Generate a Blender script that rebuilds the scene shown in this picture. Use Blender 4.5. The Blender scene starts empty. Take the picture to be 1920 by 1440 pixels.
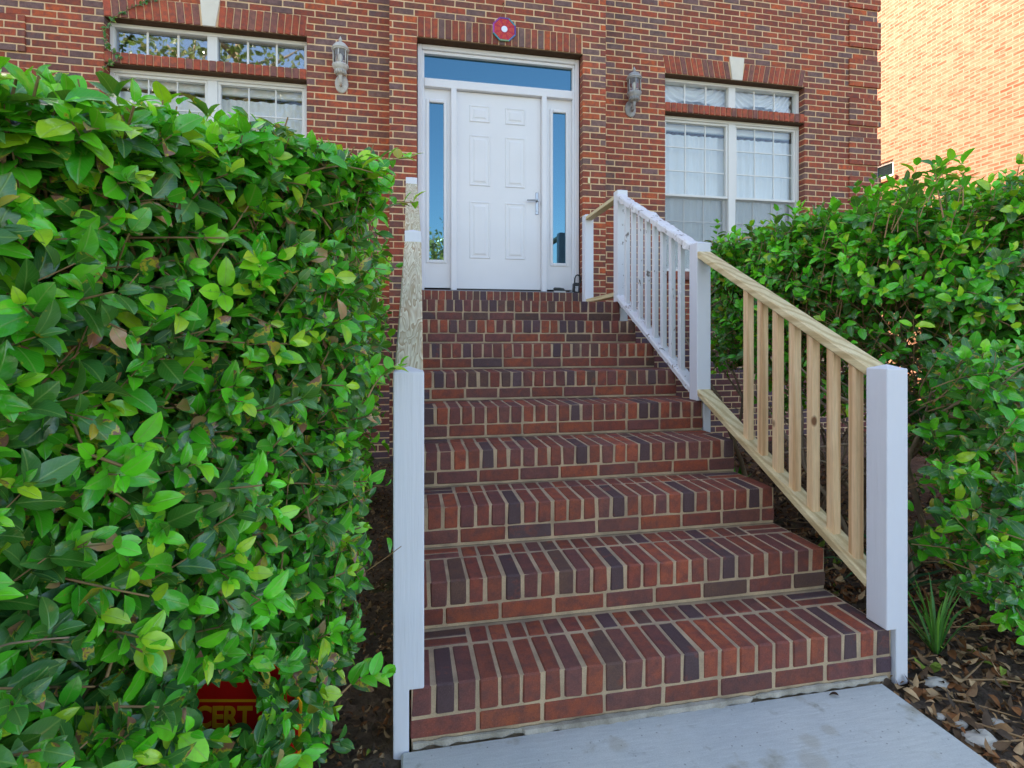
import bpy, math, random
import numpy as np
from mathutils import Vector, Matrix, noise as mnoise

SC = bpy.context.scene
COL = SC.collection
R = math.radians
random.seed(7); rng = np.random.default_rng(7)

# ------------------------------------------------------------------ camera
cam_d = bpy.data.cameras.new('camera'); cam = bpy.data.objects.new('camera', cam_d); COL.objects.link(cam)
YAW = 0.1913; ZC = 1.223; FPX = 998.65
cam.location = (0, 0, ZC); cam.rotation_euler = (R(90), 0, -YAW)
cam_d.sensor_width = 36; cam_d.lens = FPX/1920*36; cam_d.shift_y = -86.75/1920
cam_d.clip_start = .05; cam_d.clip_end = 600
SC.camera = cam
# ------------------------------------------------------------------ sky, sun, exposure
TO_SUN = Vector((-.50, .70, .50)).normalized()
w = bpy.data.worlds.new('World'); SC.world = w; w.use_nodes = True
wn = w.node_tree; bg = wn.nodes['Background']
sky = wn.nodes.new('ShaderNodeTexSky'); sky.sky_type = 'NISHITA'; sky.sun_disc = False
sky.sun_elevation = math.asin(TO_SUN.z); sky.sun_rotation = math.atan2(TO_SUN.x, TO_SUN.y)
sky.air_density = 1.0; sky.dust_density = 2.0; sky.ozone_density = 1.0
wn.links.new(sky.outputs[0], bg.inputs[0]); bg.inputs[1].default_value = .15
sun_d = bpy.data.lights.new('sun', 'SUN'); sun_d.energy = 5.0; sun_d.angle = R(.5); sun_d.color = (1, .93, .82)
sun = bpy.data.objects.new('sun', sun_d); COL.objects.link(sun)
sun.rotation_euler = TO_SUN.to_track_quat('Z', 'Y').to_euler(); sun.location = (-10, 14, 12)
vs = SC.view_settings; vs.view_transform = 'Standard'; vs.look = 'None'; vs.gamma = 1; vs.use_curve_mapping = False
vs.exposure = 1.84
vs.use_white_balance = True; vs.white_balance_temperature = 7250; vs.white_balance_tint = 13     # camera balanced for open shade

# ------------------------------------------------------------------ helpers
SN, CS = math.sin(YAW), math.cos(YAW)
def proj(p):
    d = p[0]*SN + p[1]*CS; r = p[0]*CS - p[1]*SN
    if d < .05: return None
    return 960 + FPX*r/d, 633.25 - FPX*(p[2]-ZC)/d, d

def srgb(r, g, b):
    f = lambda c: ((c/255+.055)/1.055)**2.4 if c > 10 else c/255/12.92
    return (f(r), f(g), f(b))

def empty(name, loc=(0, 0, 0), rz=0):
    o = bpy.data.objects.new(name, None); COL.objects.link(o); o.location = loc; o.rotation_euler = (0, 0, rz)
    o.empty_display_size = .1; return o

def tag(o, label=None, cat=None, group=None, kind=None):
    if label: o['label'] = label
    if cat: o['category'] = cat
    if group: o['group'] = group
    if kind: o['kind'] = kind
    return o

class MB:
    """collects geometry, then links it as one mesh object"""
    def __init__(s): s.v = []; s.f = []; s.c = []; s.n = 0
    def add(s, vs_, fs, col=None):
        vs_ = [tuple(p) for p in vs_]
        s.v += vs_; s.f += [tuple(i+s.n for i in f) for f in fs]
        s.c += [col or (1, 1, 1, 1)]*len(vs_); s.n += len(vs_)
    def box(s, x0, x1, y0, y1, z0, z1, ch=.0, col=None, M=None, jit=0):
        if ch <= 0:
            V = [(x, y, z) for z in (z0, z1) for y in (y0, y1) for x in (x0, x1)]
            F = [(0, 2, 3, 1), (4, 5, 7, 6), (0, 1, 5, 4), (2, 6, 7, 3), (0, 4, 6, 2), (1, 3, 7, 5)]
        else:
            V = []; idx = {}
            for ix, x in enumerate((x0, x1)):
                for iy, y in enumerate((y0, y1)):
                    for iz, z in enumerate((z0, z1)):
                        sx, sy, sz = (1, -1)[ix]*ch, (1, -1)[iy]*ch, (1, -1)[iz]*ch
                        jx, jy, jz = (random.uniform(-jit, jit) for _ in range(3)) if jit else (0, 0, 0)
                        x_, y_, z_ = x+jx, y+jy, z+jz
                        for k, p in enumerate(((x_, y_+sy, z_+sz), (x_+sx, y_, z_+sz), (x_+sx, y_+sy, z_))):
                            idx[(ix, iy, iz, k)] = len(V); V.append(p)
            I = lambda *a: idx[a]
            F = [(I(0,0,0,0), I(0,0,1,0), I(0,1,1,0), I(0,1,0,0)), (I(1,0,0,0), I(1,1,0,0), I(1,1,1,0), I(1,0,1,0)),
                 (I(0,0,0,1), I(1,0,0,1), I(1,0,1,1), I(0,0,1,1)), (I(0,1,0,1), I(0,1,1,1), I(1,1,1,1), I(1,1,0,1)),
                 (I(0,0,0,2), I(0,1,0,2), I(1,1,0,2), I(1,0,0,2)), (I(0,0,1,2), I(1,0,1,2), I(1,1,1,2), I(0,1,1,2))]
            def q(*a): F.append(a)
            for iz in (0, 1):                       # edges parallel to z come after; these are x-edges, y-edges
                for iy in (0, 1):
                    a = (I(0,iy,iz,1), I(0,iy,iz,2), I(1,iy,iz,2), I(1,iy,iz,1)); q(*(a if iy == iz else a[::-1]))
                for ix in (0, 1):
                    a = (I(ix,0,iz,2), I(ix,0,iz,0), I(ix,1,iz,0), I(ix,1,iz,2)); q(*(a if ix == iz else a[::-1]))
            for ix in (0, 1):
                for iy in (0, 1):
                    a = (I(ix,iy,0,0), I(ix,iy,0,1), I(ix,iy,1,1), I(ix,iy,1,0)); q(*(a if ix == iy else a[::-1]))
            for ix in (0, 1):
                for iy in (0, 1):
                    for iz in (0, 1):
                        a = (I(ix,iy,iz,0), I(ix,iy,iz,1), I(ix,iy,iz,2)); q(*(a if (ix+iy+iz) % 2 == 0 else a[::-1]))
        if M is not None: V = [M @ Vector(p) for p in V]
        s.add(V, F, col)
    def beam(s, p0, p1, wd, ht, ch=.004, col=None, up=(0, 0, 1)):
        """board from p0 to p1 (centre line), wd across, ht along up"""
        p0, p1 = Vector(p0), Vector(p1); x = (p1-p0); L = x.length; x.normalize()
        y = Vector(up).cross(x); y.normalize(); z = x.cross(y)
        M = Matrix((x, y, z)).transposed().to_4x4(); M.translation = p0
        s.box(0, L, -wd/2, wd/2, -ht/2, ht/2, ch, col, M)
    def tube(s, pts, rad, n=6, col=None, cap=True):
        pts = [Vector(p) for p in pts]; rings = []
        rs = rad if isinstance(rad, (list, tuple)) else [rad]*len(pts)
        V = []; F = []
        ref = Vector((.31, .22, .92))
        for i, p in enumerate(pts):
            t = (pts[min(i+1, len(pts)-1)] - pts[max(i-1, 0)]); t.normalize()
            a = t.cross(ref)
            if a.length < .05: a = t.cross(Vector((1, 0, 0)))
            a.normalize(); b = t.cross(a)
            for k in range(n):
                an = 2*math.pi*k/n; V.append(p + (a*math.cos(an) + b*math.sin(an))*rs[i])
        for i in range(len(pts)-1):
            for k in range(n):
                F.append((i*n+k, i*n+(k+1) % n, (i+1)*n+(k+1) % n, (i+1)*n+k))
        if cap: F.append(tuple(range(n))[::-1]); F.append(tuple((len(pts)-1)*n+k for k in range(n)))
        s.add(V, F, col)
    def lathe(s, prof, n=20, M=None, col=None):
        V = []; F = []
        for (r, z) in prof:
            for k in range(n):
                a = 2*math.pi*k/n; V.append(Vector((r*math.cos(a), r*math.sin(a), z)))
        m = len(prof)
        for i in range(m-1):
            for k in range(n): F.append((i*n+k, i*n+(k+1) % n, (i+1)*n+(k+1) % n, (i+1)*n+k))
        F.append(tuple(range(n))[::-1]); F.append(tuple((m-1)*n+k for k in range(n)))
        if M is not None: V = [M @ p for p in V]
        s.add(V, F, col)
    def prism(s, poly, y0, y1, col=None):
        """polygon in x,z (counter-clockwise seen from -y) extruded y0..y1"""
        n = len(poly); V = [(x, y0, z) for x, z in poly] + [(x, y1, z) for x, z in poly]
        F = [tuple(range(n)), tuple(range(2*n-1, n-1, -1))] + [(i, i+n, (i+1) % n+n, (i+1) % n) for i in range(n)]
        s.add(V, F, col)
    def mesh(s, name, smooth=False):
        me = bpy.data.meshes.new(name); me.from_pydata([tuple(p) for p in s.v], [], s.f)
        ca = me.color_attributes.new('col', 'FLOAT_COLOR', 'POINT')
        ca.data.foreach_set('color', np.array(s.c, np.float32).ravel())
        if smooth: me.polygons.foreach_set('use_smooth', [True]*len(me.polygons))
        me.update(); return me
    def build(s, name, mat, parent=None, smooth=False, loc=None):
        me = s.mesh(name, smooth); me.materials.append(mat)
        o = bpy.data.objects.new(name, me); COL.objects.link(o)
        if parent: o.parent = parent
        if loc: o.location = loc
        return o

def fast_mesh(name, V, F, col=None, uv=None, smooth=True):
    """V (n,3) array, F (m,k) array of equal-size faces"""
    me = bpy.data.meshes.new(name); n, (m, k) = len(V), F.shape
    me.vertices.add(n); me.vertices.foreach_set('co', V.astype(np.float32).ravel())
    me.loops.add(m*k); me.loops.foreach_set('vertex_index', F.astype(np.int32).ravel())
    me.polygons.add(m); me.polygons.foreach_set('loop_start', np.arange(0, m*k, k, dtype=np.int32))
    if smooth: me.polygons.foreach_set('use_smooth', np.ones(m, bool))
    me.update(calc_edges=True)
    if col is not None:
        ca = me.color_attributes.new('col', 'FLOAT_COLOR', 'POINT'); ca.data.foreach_set('color', col.astype(np.float32).ravel())
    if uv is not None:
        ul = me.uv_layers.new(name='UVMap'); ul.data.foreach_set('uv', uv[F.ravel()].astype(np.float32).ravel())
    me.validate(); return me

def link(name, me, mat=None, parent=None):
    if mat and not me.materials: me.materials.append(mat)
    o = bpy.data.objects.new(name, me); COL.objects.link(o)
    if parent: o.parent = parent
    return o

# ------------------------------------------------------------------ materials
class NT:
    def __init__(s, name, rough=.6, spec=.5):
        s.m = bpy.data.materials.new(name); s.m.use_nodes = True; s.t = s.m.node_tree
        s.p = s.t.nodes['Principled BSDF']; s.out = s.t.nodes['Material Output']
        s.p.inputs['Roughness'].default_value = rough; s.p.inputs['Specular IOR Level'].default_value = spec
    def n(s, typ, **kw):
        nd = s.t.nodes.new(typ)
        for k, v in kw.items():
            if k.startswith('i_'): nd.inputs[k[2:].replace('_', ' ')].default_value = v
            else: setattr(nd, k, v)
        return nd
    def l(s, a, b): s.t.links.new(a, b)
    def noise(s, scale, vec=None, detail=4, rough=.55, dist=0):
        nd = s.n('ShaderNodeTexNoise'); nd.inputs['Scale'].default_value = scale; nd.inputs['Detail'].default_value = detail
        nd.inputs['Roughness'].default_value = rough; nd.inputs['Distortion'].default_value = dist
        if vec is not None: s.l(vec, nd.inputs['Vector'])
        return nd.outputs['Fac']
    def ramp(s, fac, stops, interp='LINEAR'):
        nd = s.n('ShaderNodeValToRGB'); r = nd.color_ramp; r.interpolation = interp
        while len(r.elements) < len(stops): r.elements.new(.5)
        for e, (p, c) in zip(r.elements, stops):
            e.position = p; e.color = (c, c, c, 1) if isinstance(c, (int, float)) else (*c[:3], 1)
        s.l(fac, nd.inputs[0]); return nd.outputs[0]
    def mix(s, fac, a, b, mode='MIX'):
        nd = s.n('ShaderNodeMix', data_type='RGBA', blend_type=mode)
        for sock, v in ((nd.inputs[0], fac), (nd.inputs[6], a), (nd.inputs[7], b)):
            if isinstance(v, (int, float)): sock.default_value = v
            elif isinstance(v, tuple): sock.default_value = (*v[:3], 1)
            else: s.l(v, sock)
        return nd.outputs[2]
    def math(s, op, a, b=0, clamp=False):
        nd = s.n('ShaderNodeMath', operation=op, use_clamp=clamp)
        for sock, v in zip(nd.inputs, (a, b)):
            if isinstance(v, (int, float)): sock.default_value = v
            else: s.l(v, sock)
        return nd.outputs[0]
    def bump(s, h, dist=.002, strength=1):
        nd = s.n('ShaderNodeBump'); nd.inputs['Distance'].default_value = dist; nd.inputs['Strength'].default_value = strength
        s.l(h, nd.inputs['Height']); s.l(nd.outputs[0], s.p.inputs['Normal'])
    def pos(s): return s.n('ShaderNodeNewGeometry').outputs['Position']
    def obj(s): return s.n('ShaderNodeTexCoord').outputs['Object']
    def attr(s, name='col'): return s.n('ShaderNodeAttribute', attribute_name=name)
    def mapped(s, vec, scale=(1, 1, 1), rot=(0, 0, 0)):
        nd = s.n('ShaderNodeMapping'); nd.inputs['Scale'].default_value = scale; nd.inputs['Rotation'].default_value = rot
        s.l(vec, nd.inputs['Vector']); return nd.outputs[0]
    def base(s, c):
        if isinstance(c, tuple): s.p.inputs['Base Color'].default_value = (*c[:3], 1)
        else: s.l(c, s.p.inputs['Base Color'])

def mat_brick():
    m = NT('fired_brick', .66, .32); a = m.attr(); P = m.pos()
    n1 = m.noise(24, P, 5, .65); n2 = m.noise(230, P, 3, .7); n3 = m.noise(13, P, 4, .6); n5 = m.noise(1.1, P, 4, .6)
    c = m.mix(m.ramp(n1, [(.38, 0), (.66, .62)]), a.outputs['Color'], srgb(88, 66, 68))
    c = m.mix(m.ramp(n3, [(.58, 0), (.74, .55)]), c, srgb(168, 84, 58))
    c = m.mix(1, c, m.ramp(n5, [(.3, .80), (.7, 1.12)]), 'MULTIPLY')
    c = m.mix(.5, c, m.ramp(n2, [(.3, .45), (.7, 1.35)]), 'MULTIPLY')
    v = m.n('ShaderNodeTexVoronoi'); v.inputs['Scale'].default_value = 90; m.l(P, v.inputs['Vector'])
    c = m.mix(m.ramp(v.outputs['Distance'], [(.035, .6), (.06, 0)]), c, srgb(200, 180, 165))
    m.base(c); h = m.math('ADD', n2, m.math('MULTIPLY', n1, 1.5)); m.bump(h, .0016, .7); return m.m

def mat_mortar(name, c1, c2):
    m = NT(name, .9, .2); P = m.pos(); n1 = m.noise(9, P, 5); n2 = m.noise(260, P, 3, .7)
    c = m.mix(m.ramp(n1, [(.35, 0), (.7, 1)]), c1, c2); c = m.mix(.35, c, m.ramp(n2, [(.3, .5), (.7, 1.3)]), 'MULTIPLY')
    m.base(c); m.bump(n2, .003, .9); return m.m

def mat_far_brick(name='far_brickwork', axis='x', light=1.0):
    """brick courses too far off to tell apart"""
    m = NT(name, .8, .2); P = m.pos(); sp = m.n('ShaderNodeSeparateXYZ'); m.l(P, sp.inputs[0])
    cb = m.n('ShaderNodeCombineXYZ'); m.l(sp.outputs['Y' if axis == 'y' else 'X'], cb.inputs[0]); m.l(sp.outputs['Z'], cb.inputs[1])
    b = m.n('ShaderNodeTexBrick'); m.l(cb.outputs[0], b.inputs['Vector'])
    b.inputs['Scale'].default_value = 1; b.inputs['Brick Width'].default_value = .2032; b.inputs['Row Height'].default_value = .0677
    b.inputs['Mortar Size'].default_value = .010; b.inputs['Bias'].default_value = 0
    b.inputs['Color1'].default_value = (*srgb(128, 66, 40), 1); b.inputs['Color2'].default_value = (*srgb(156, 106, 80), 1)
    b.inputs['Mortar'].default_value = (*srgb(176, 130, 108), 1)
    n3 = m.noise(3.0, P, 5, .7); n4 = m.noise(10, m.mapped(P, (1, .5, 1.4)), 3)
    c = m.mix(m.ramp(n4, [(.42, 0), (.62, .55)]), b.outputs[0], srgb(178, 136, 112))
    c = m.mix(m.ramp(n3, [(.52, 0), (.75, .4)]), c, srgb(134, 64, 38))
    m.base(c); m.bump(b.outputs['Fac'], .006, -1); return m.m

def mat_paint(name='white_paint', base=(.80, .80, .83), wear=.0, rough=.45, grain=1.0):
    m = NT(name, rough, .4); O = m.obj(); P = m.pos(); n0 = m.noise(3.5, P, 4)
    c = m.mix(m.ramp(n0, [(.35, 0), (.8, .12)]), base, (.55, .54, .54))
    g = m.noise(60, m.mapped(P, (1, 1, .06)), 4)
    if wear:
        nw = m.noise(16, P, 6, .65); nf = m.noise(90, m.mapped(P, (1, 1, .2)), 4)
        k = m.ramp(m.math('ADD', nw, m.math('MULTIPLY', nf, .35)), [(.84-wear*.2, 0), (.88-wear*.2, 1)])
        c = m.mix(k, c, srgb(128, 118, 112))
    m.base(c); m.bump(g, .0012*grain, .6); return m.m

def mat_wood(name, c1, c2, c3, axis, knots=True, ring=7.0):
    """sawn softwood: grain runs along the axis of the board (world direction)"""
    m = NT(name, .62, .3); P = m.pos()
    sc = {'z': (1, 1, .07), 'y': (1, .09, 1)}[axis]
    mp = m.mapped(P, sc); n1 = m.noise(ring*4, mp, 3, .5, .6); n2 = m.noise(170, mp, 3, .6); n3 = m.noise(5, P, 3)
    wv = m.n('ShaderNodeTexWave', wave_type='RINGS', rings_direction='Z' if axis == 'z' else 'Y')
    wv.inputs['Scale'].default_value = ring; wv.inputs['Distortion'].default_value = 5; wv.inputs['Detail'].default_value = 2
    wv.inputs['Detail Scale'].default_value = 1.4; m.l(mp, wv.inputs['Vector'])
    c = m.mix(m.ramp(n1, [(.3, 0), (.7, 1)]), c1, c2); c = m.mix(m.math('MULTIPLY', m.ramp(wv.outputs['Fac'], [(.45, 0), (.95, .75)]), 1), c, c3)
    c = m.mix(.3, c, m.ramp(n2, [(.3, .55), (.7, 1.2)]), 'MULTIPLY')
    if knots:
        v = m.n('ShaderNodeTexVoronoi'); v.inputs['Scale'].default_value = 5.5; m.l(m.mapped(P, {'z': (1, 1, .6), 'y': (1, .6, 1)}[axis]), v.inputs['Vector'])
        c = m.mix(m.ramp(v.outputs['Distance'], [(.05, .9), (.09, 0)]), c, srgb(112, 62, 34))
    m.base(c); m.bump(n2, .0012, .5); return m.m

def mat_ply(name):
    m = NT(name, .6, .3); P = m.pos(); mp = m.mapped(P, (6, .9, .9)); n1 = m.noise(3.4, mp, 2, .5, 1.2)
    wv = m.math('FRACT', m.math('MULTIPLY', n1, 9)); n2 = m.noise(200, m.mapped(P, (1, .1, .2)), 3)
    c = m.mix(m.ramp(wv, [(.05, 0), (.5, .5), (.9, 1)]), srgb(232, 226, 198), srgb(176, 150, 114))
    c = m.mix(m.ramp(m.noise(4, P, 3), [(.4, 0), (.7, .5)]), c, srgb(186, 190, 160))
    c = m.mix(.25, c, m.ramp(n2, [(.3, .6), (.7, 1.2)]), 'MULTIPLY'); m.base(c); m.bump(n2, .001, .4); return m.m

def mat_leaf(name):
    m = NT(name, .2, .75); a = m.attr(); P = m.pos()
    uv = m.n('ShaderNodeUVMap', uv_map='UVMap').outputs[0]; sp = m.n('ShaderNodeSeparateXYZ'); m.l(uv, sp.inputs[0])
    ax = m.math('ABSOLUTE', m.math('SUBTRACT', sp.outputs['Y'], .5))
    mid = m.ramp(ax, [(.015, 1), (.05, 0)])
    vein = m.n('ShaderNodeTexWave', wave_type='BANDS', bands_direction='X'); vein.inputs['Scale'].default_value = 2.6; vein.inputs['Distortion'].default_value = 1.2
    cbv = m.n('ShaderNodeCombineXYZ'); m.l(m.math('SUBTRACT', sp.outputs['X'], m.math('MULTIPLY', ax, .7)), cbv.inputs[0]); m.l(cbv.outputs[0], vein.inputs['Vector'])
    c = a.outputs['Color']
    c = m.mix(m.math('MULTIPLY', m.ramp(vein.outputs['Fac'], [(.86, 0), (1, 1)]), .14), c, srgb(150, 190, 90))
    n1 = m.noise(26, P, 3); c = m.mix(m.ramp(n1, [(.45, 0), (.75, .35)]), c, srgb(88, 128, 50))
    c = m.mix(m.math('MULTIPLY', mid, .42), c, srgb(150, 190, 96))
    nb = m.noise(30, P, 4, .6)
    bl = m.math('ADD', nb, m.math('MULTIPLY', a.outputs['Alpha'], m.ramp(m.math('ABSOLUTE', m.math('SUBTRACT', sp.outputs['X'], .35)), [(.05, .16), (.6, .42)])))
    c = m.mix(m.ramp(bl, [(.715, 0), (.75, .85)]), c, srgb(200, 186, 60)); c = m.mix(m.ramp(bl, [(.765, 0), (.79, .95)]), c, srgb(140, 92, 80))
    m.base(c); m.bump(m.math('ADD', m.math('MULTIPLY', mid, -.6), m.noise(70, P, 2)), .0012, .5)
    tr = m.n('ShaderNodeBsdfTranslucent'); tc = m.mix(.5, c, srgb(150, 190, 20)); m.l(tc, tr.inputs[0])
    mx = m.n('ShaderNodeMixShader'); mx.inputs[0].default_value = .27; m.l(m.p.outputs[0], mx.inputs[1]); m.l(tr.outputs[0], mx.inputs[2])
    m.l(mx.outputs[0], m.out.inputs[0]); return m.m

def mat_glass(name, refl, tint, body=None):
    """window pane: clear or dark body with a mirror coat"""
    m = NT(name, .02, .5); fr = m.n('ShaderNodeFresnel'); fr.inputs[0].default_value = 1.5 if body else 1.28
    gl = m.n('ShaderNodeBsdfGlossy'); gl.inputs['Roughness'].default_value = .015; gl.inputs['Color'].default_value = (*tint, 1)
    if body: b = m.n('ShaderNodeBsdfDiffuse'); b.inputs[0].default_value = (*body, 1)
    else: b = m.n('ShaderNodeBsdfTransparent'); b.inputs[0].default_value = (.93, .95, .96, 1)
    mx = m.n('ShaderNodeMixShader'); f = m.math('ADD', fr.outputs[0], refl, True)
    bp = m.n('ShaderNodeBump'); bp.inputs['Distance'].default_value = .004; bp.inputs['Strength'].default_value = .12
    m.l(m.noise(2.2, m.pos(), 2), bp.inputs['Height']); m.l(bp.outputs[0], gl.inputs['Normal'])
    m.l(f, mx.inputs[0]); m.l(b.outputs[0], mx.inputs[1]); m.l(gl.outputs[0], mx.inputs[2]); m.l(mx.outputs[0], m.out.inputs[0]); return m.m

def mat_screen(name):
    m = NT(name, .8, .2); t = m.n('ShaderNodeBsdfTransparent'); m.base((.30, .33, .35))
    mx = m.n('ShaderNodeMixShader'); mx.inputs[0].default_value = .16; m.l(t.outputs[0], mx.inputs[1]); m.l(m.p.outputs[0], mx.inputs[2]); m.l(mx.outputs[0], m.out.inputs[0]); return m.m

def mat_plain(name, c, rough=.5, metal=0, var=.25, scale=20, bump=0):
    m = NT(name, rough, .4); P = m.pos(); n = m.noise(scale, P, 4)
    m.base(m.mix(m.ramp(n, [(.3, 0), (.75, var)]), c, tuple(x*.45 for x in c))); m.p.inputs['Metallic'].default_value = metal
    if bump: m.bump(n, bump, .8)
    return m.m

def mat_attr(name, rough=.7, spec=.3):
    m = NT(name, rough, spec); a = m.attr(); n = m.noise(60, m.pos(), 4)
    m.base(m.mix(.5, a.outputs['Color'], m.ramp(n, [(.3, .6), (.7, 1.25)]), 'MULTIPLY')); m.bump(n, .001, .5); return m.m

def mat_concrete():
    m = NT('broom_concrete', .85, .3); P = m.pos(); n1 = m.noise(2.4, P, 5); n2 = m.noise(120, m.mapped(P, (.12, 1, 1), (0, 0, R(12))), 3); n3 = m.noise(300, P, 2)
    n4 = m.noise(7, P, 4, .6)
    c = m.mix(m.ramp(n1, [(.3, 0), (.7, 1)]), (.54, .57, .56), (.64, .65, .61))
    c = m.mix(.25, c, m.ramp(n2, [(.3, .7), (.7, 1.2)]), 'MULTIPLY'); c = m.mix(.25, c, m.ramp(n3, [(.3, .6), (.7, 1.2)]), 'MULTIPLY')
    c = m.mix(m.ramp(n4, [(.58, 0), (.74, .6)]), c, srgb(150, 136, 100)); v = m.n('ShaderNodeTexVoronoi'); v.inputs['Scale'].default_value = 34; m.l(P, v.inputs['Vector'])
    c = m.mix(m.ramp(v.outputs['Distance'], [(.06, .55), (.12, 0)]), c, srgb(96, 92, 84)); c = m.mix(m.ramp(m.noise(14, P, 6, .7), [(.6, 0), (.72, .35)]), c, srgb(110, 112, 108))
    for (sx, sy, sr) in ((1.20, 1.42, .032), (1.29, 1.45, .024), (1.15, 1.35, .042), (.62, 1.52, .03)):
        vd = m.n('ShaderNodeVectorMath', operation='DISTANCE'); m.l(P, vd.inputs[0]); vd.inputs[1].default_value = (sx, sy, -.006)
        k = m.math('SUBTRACT', m.math('DIVIDE', vd.outputs['Value'], sr), m.math('MULTIPLY', m.noise(28, P, 4), 1.3))
        c = m.mix(m.ramp(k, [(-.2, .26), (.55, 0)]), c, srgb(158, 138, 96))
    m.base(c); m.bump(m.math('ADD', n2, n3), .0015, .6); return m.m

def mat_soil():
    m = NT('dark_mulch', .95, .15); P = m.pos(); n1 = m.noise(35, P, 6, .7); n2 = m.noise(3, P, 4)
    c = m.mix(m.ramp(n1, [(.3, 0), (.7, 1)]), srgb(76, 64, 54), srgb(132, 112, 94)); c = m.mix(m.ramp(n2, [(.45, 0), (.7, .5)]), c, srgb(70, 68, 64))
    m.base(c); m.bump(n1, .02, 1); return m.m

def mat_ground():
    m = NT('lawn_and_earth', .95, .15); P = m.pos(); n1 = m.noise(1.2, P, 6, .65); n2 = m.noise(30, P, 4)
    c = m.mix(m.ramp(n1, [(.35, 0), (.65, 1)]), (.07, .09, .03), (.13, .11, .06)); m.base(c); m.bump(n2, .03, 1); return m.m

BRICK = mat_brick()
MORTAR = mat_mortar('buff_mortar', srgb(240, 206, 164), srgb(218, 184, 146))
MORTAR_ST = mat_mortar('stair_mortar', srgb(206, 180, 148), srgb(164, 144, 122))
FAR = mat_far_brick('neighbour_brickwork', 'y'); FARX = mat_far_brick('upper_brickwork', 'x')
PAINT = mat_paint(); PAINT_OLD = mat_paint('worn_white_paint', (.78, .79, .83), .12, .5, 2)
PAINT_RAIL = mat_paint('chipped_white_paint', (.80, .80, .83), .34, .5, 2)
PAINT_POST = mat_paint('post_paint', (.74, .76, .83), .0, .5, 2.5)
DOORP = mat_paint('door_paint', (.80, .80, .82), 0, .35, .3)
VINYL = mat_paint('window_vinyl', (.80, .80, .78), 0, .4, .2)
WOOD_RAIL = mat_wood('treated_rail_timber', srgb(234, 216, 174), srgb(218, 198, 152), srgb(192, 166, 120), 'y', False)
WOOD_BAL = mat_wood('baluster_timber', srgb(246, 214, 172), srgb(234, 194, 148), srgb(206, 156, 110), 'z', True)
PLY = mat_ply('new_rail_timber'); LEAF = mat_leaf('glossy_leaf'); CONC = mat_concrete(); SOIL = mat_soil(); GROUND = mat_ground()
BARK = mat_plain('grey_bark', srgb(158, 138, 116), .9, 0, .6, 30, .003)
TWIG = mat_plain('brown_twig', srgb(168, 134, 96), .8, 0, .5, 40, .001)
GLASS_DOOR = mat_glass('door_glass', .22, (.26, .64, .88), (.012, .025, .03))
GLASS = mat_glass('window_glass', .03, (.9, .96, 1.0)); GLASS_T = mat_glass('mirror_glass', .22, (.85, .93, 1.0)); SCREEN = mat_screen('insect_screen')
CURTAIN = mat_plain('white_curtain', (.93, .91, .89), .9, 0, .06, 6); DARK = mat_plain('dark_room', (.03, .03, .03), .9)
STONE = mat_plain('cast_stone', srgb(232, 226, 212), .8, 0, .15, 12, .002)
LANT = mat_plain('lantern_metal', srgb(214, 212, 206), .6, 0, .6, 25, .002); LANT2 = mat_plain('lantern_tarnish', srgb(178, 180, 182), .55, 0, .75, 25, .002)
LGLASS = mat_glass('lantern_glass', .05, (.95, .97, 1)); CHROME = mat_plain('satin_chrome', (.34, .36, .4), .3, 1, .1)
BLACK = mat_plain('black_plastic', (.02, .02, .022), .4); ALU = mat_plain('threshold_metal', (.22, .22, .24), .5, .6)
ATTR = mat_attr('tinted_surface', .55, .4); LITTER = mat_attr('dry_leaf', .85, .2); RUST = mat_plain('rusty_lintel', srgb(92, 66, 44), .9, 0, .5, 20)
LIGHTROOF = mat_plain('roof_shingle', (.12, .11, .1), .9)
ROADM = mat_plain('bounce_road', (.36, .35, .33), .9, 0, .3, 3)

# ================================================================== THE SETTING
# ground sheet, planting bed, path, added road for bounce light
g = MB(); g.box(-150, 150, -150, 150, -.30, -.06); tag(g.build('ground', GROUND), kind='structure')
def relief(x0, x1, y0, y1, step, zf, name, mat):
    nx, ny = int((x1-x0)/step)+1, int((y1-y0)/step)+1
    X, Y = np.meshgrid(np.linspace(x0, x1, nx), np.linspace(y0, y1, ny)); Z = np.array([[zf(x, y) for x, y in zip(a, b)] for a, b in zip(X, Y)])
    V = np.stack([X.ravel(), Y.ravel(), Z.ravel()], 1); i = np.arange(nx*ny).reshape(ny, nx)
    F = np.stack([i[:-1, :-1].ravel(), i[:-1, 1:].ravel(), i[1:, 1:].ravel(), i[1:, :-1].ravel()], 1)
    o = link(name, fast_mesh(name, V, F), mat); tag(o, kind='structure'); return o
def soil_z(x, y): return -.035 + .05*mnoise.noise((x*1.6, y*1.6, .3)) + .02*mnoise.noise((x*9, y*9, 4)) + max(0, min(.05, (y-3)*.02))
relief(1.66, 6.2, -.6, 5.545, .05, soil_z, 'planting_bed', SOIL)
relief(-4.4, -.02, -.6, 5.545, .05, soil_z, 'planting_bed', SOIL)
# path: one poured slab with a rough joint where it meets the stair
pm = MB(); pm.box(-.022, 1.655, -6, 1.614, -.14, -.006, .006); tag(pm.build('path', CONC), kind='structure')
ro = MB(); ro.box(-30, 30, -30, -6.3, -.055, -.02, .004); tag(ro.build('road', ROADM), kind='structure')  # unseen pale slab added behind the camera to bounce sunlight onto the front
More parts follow.
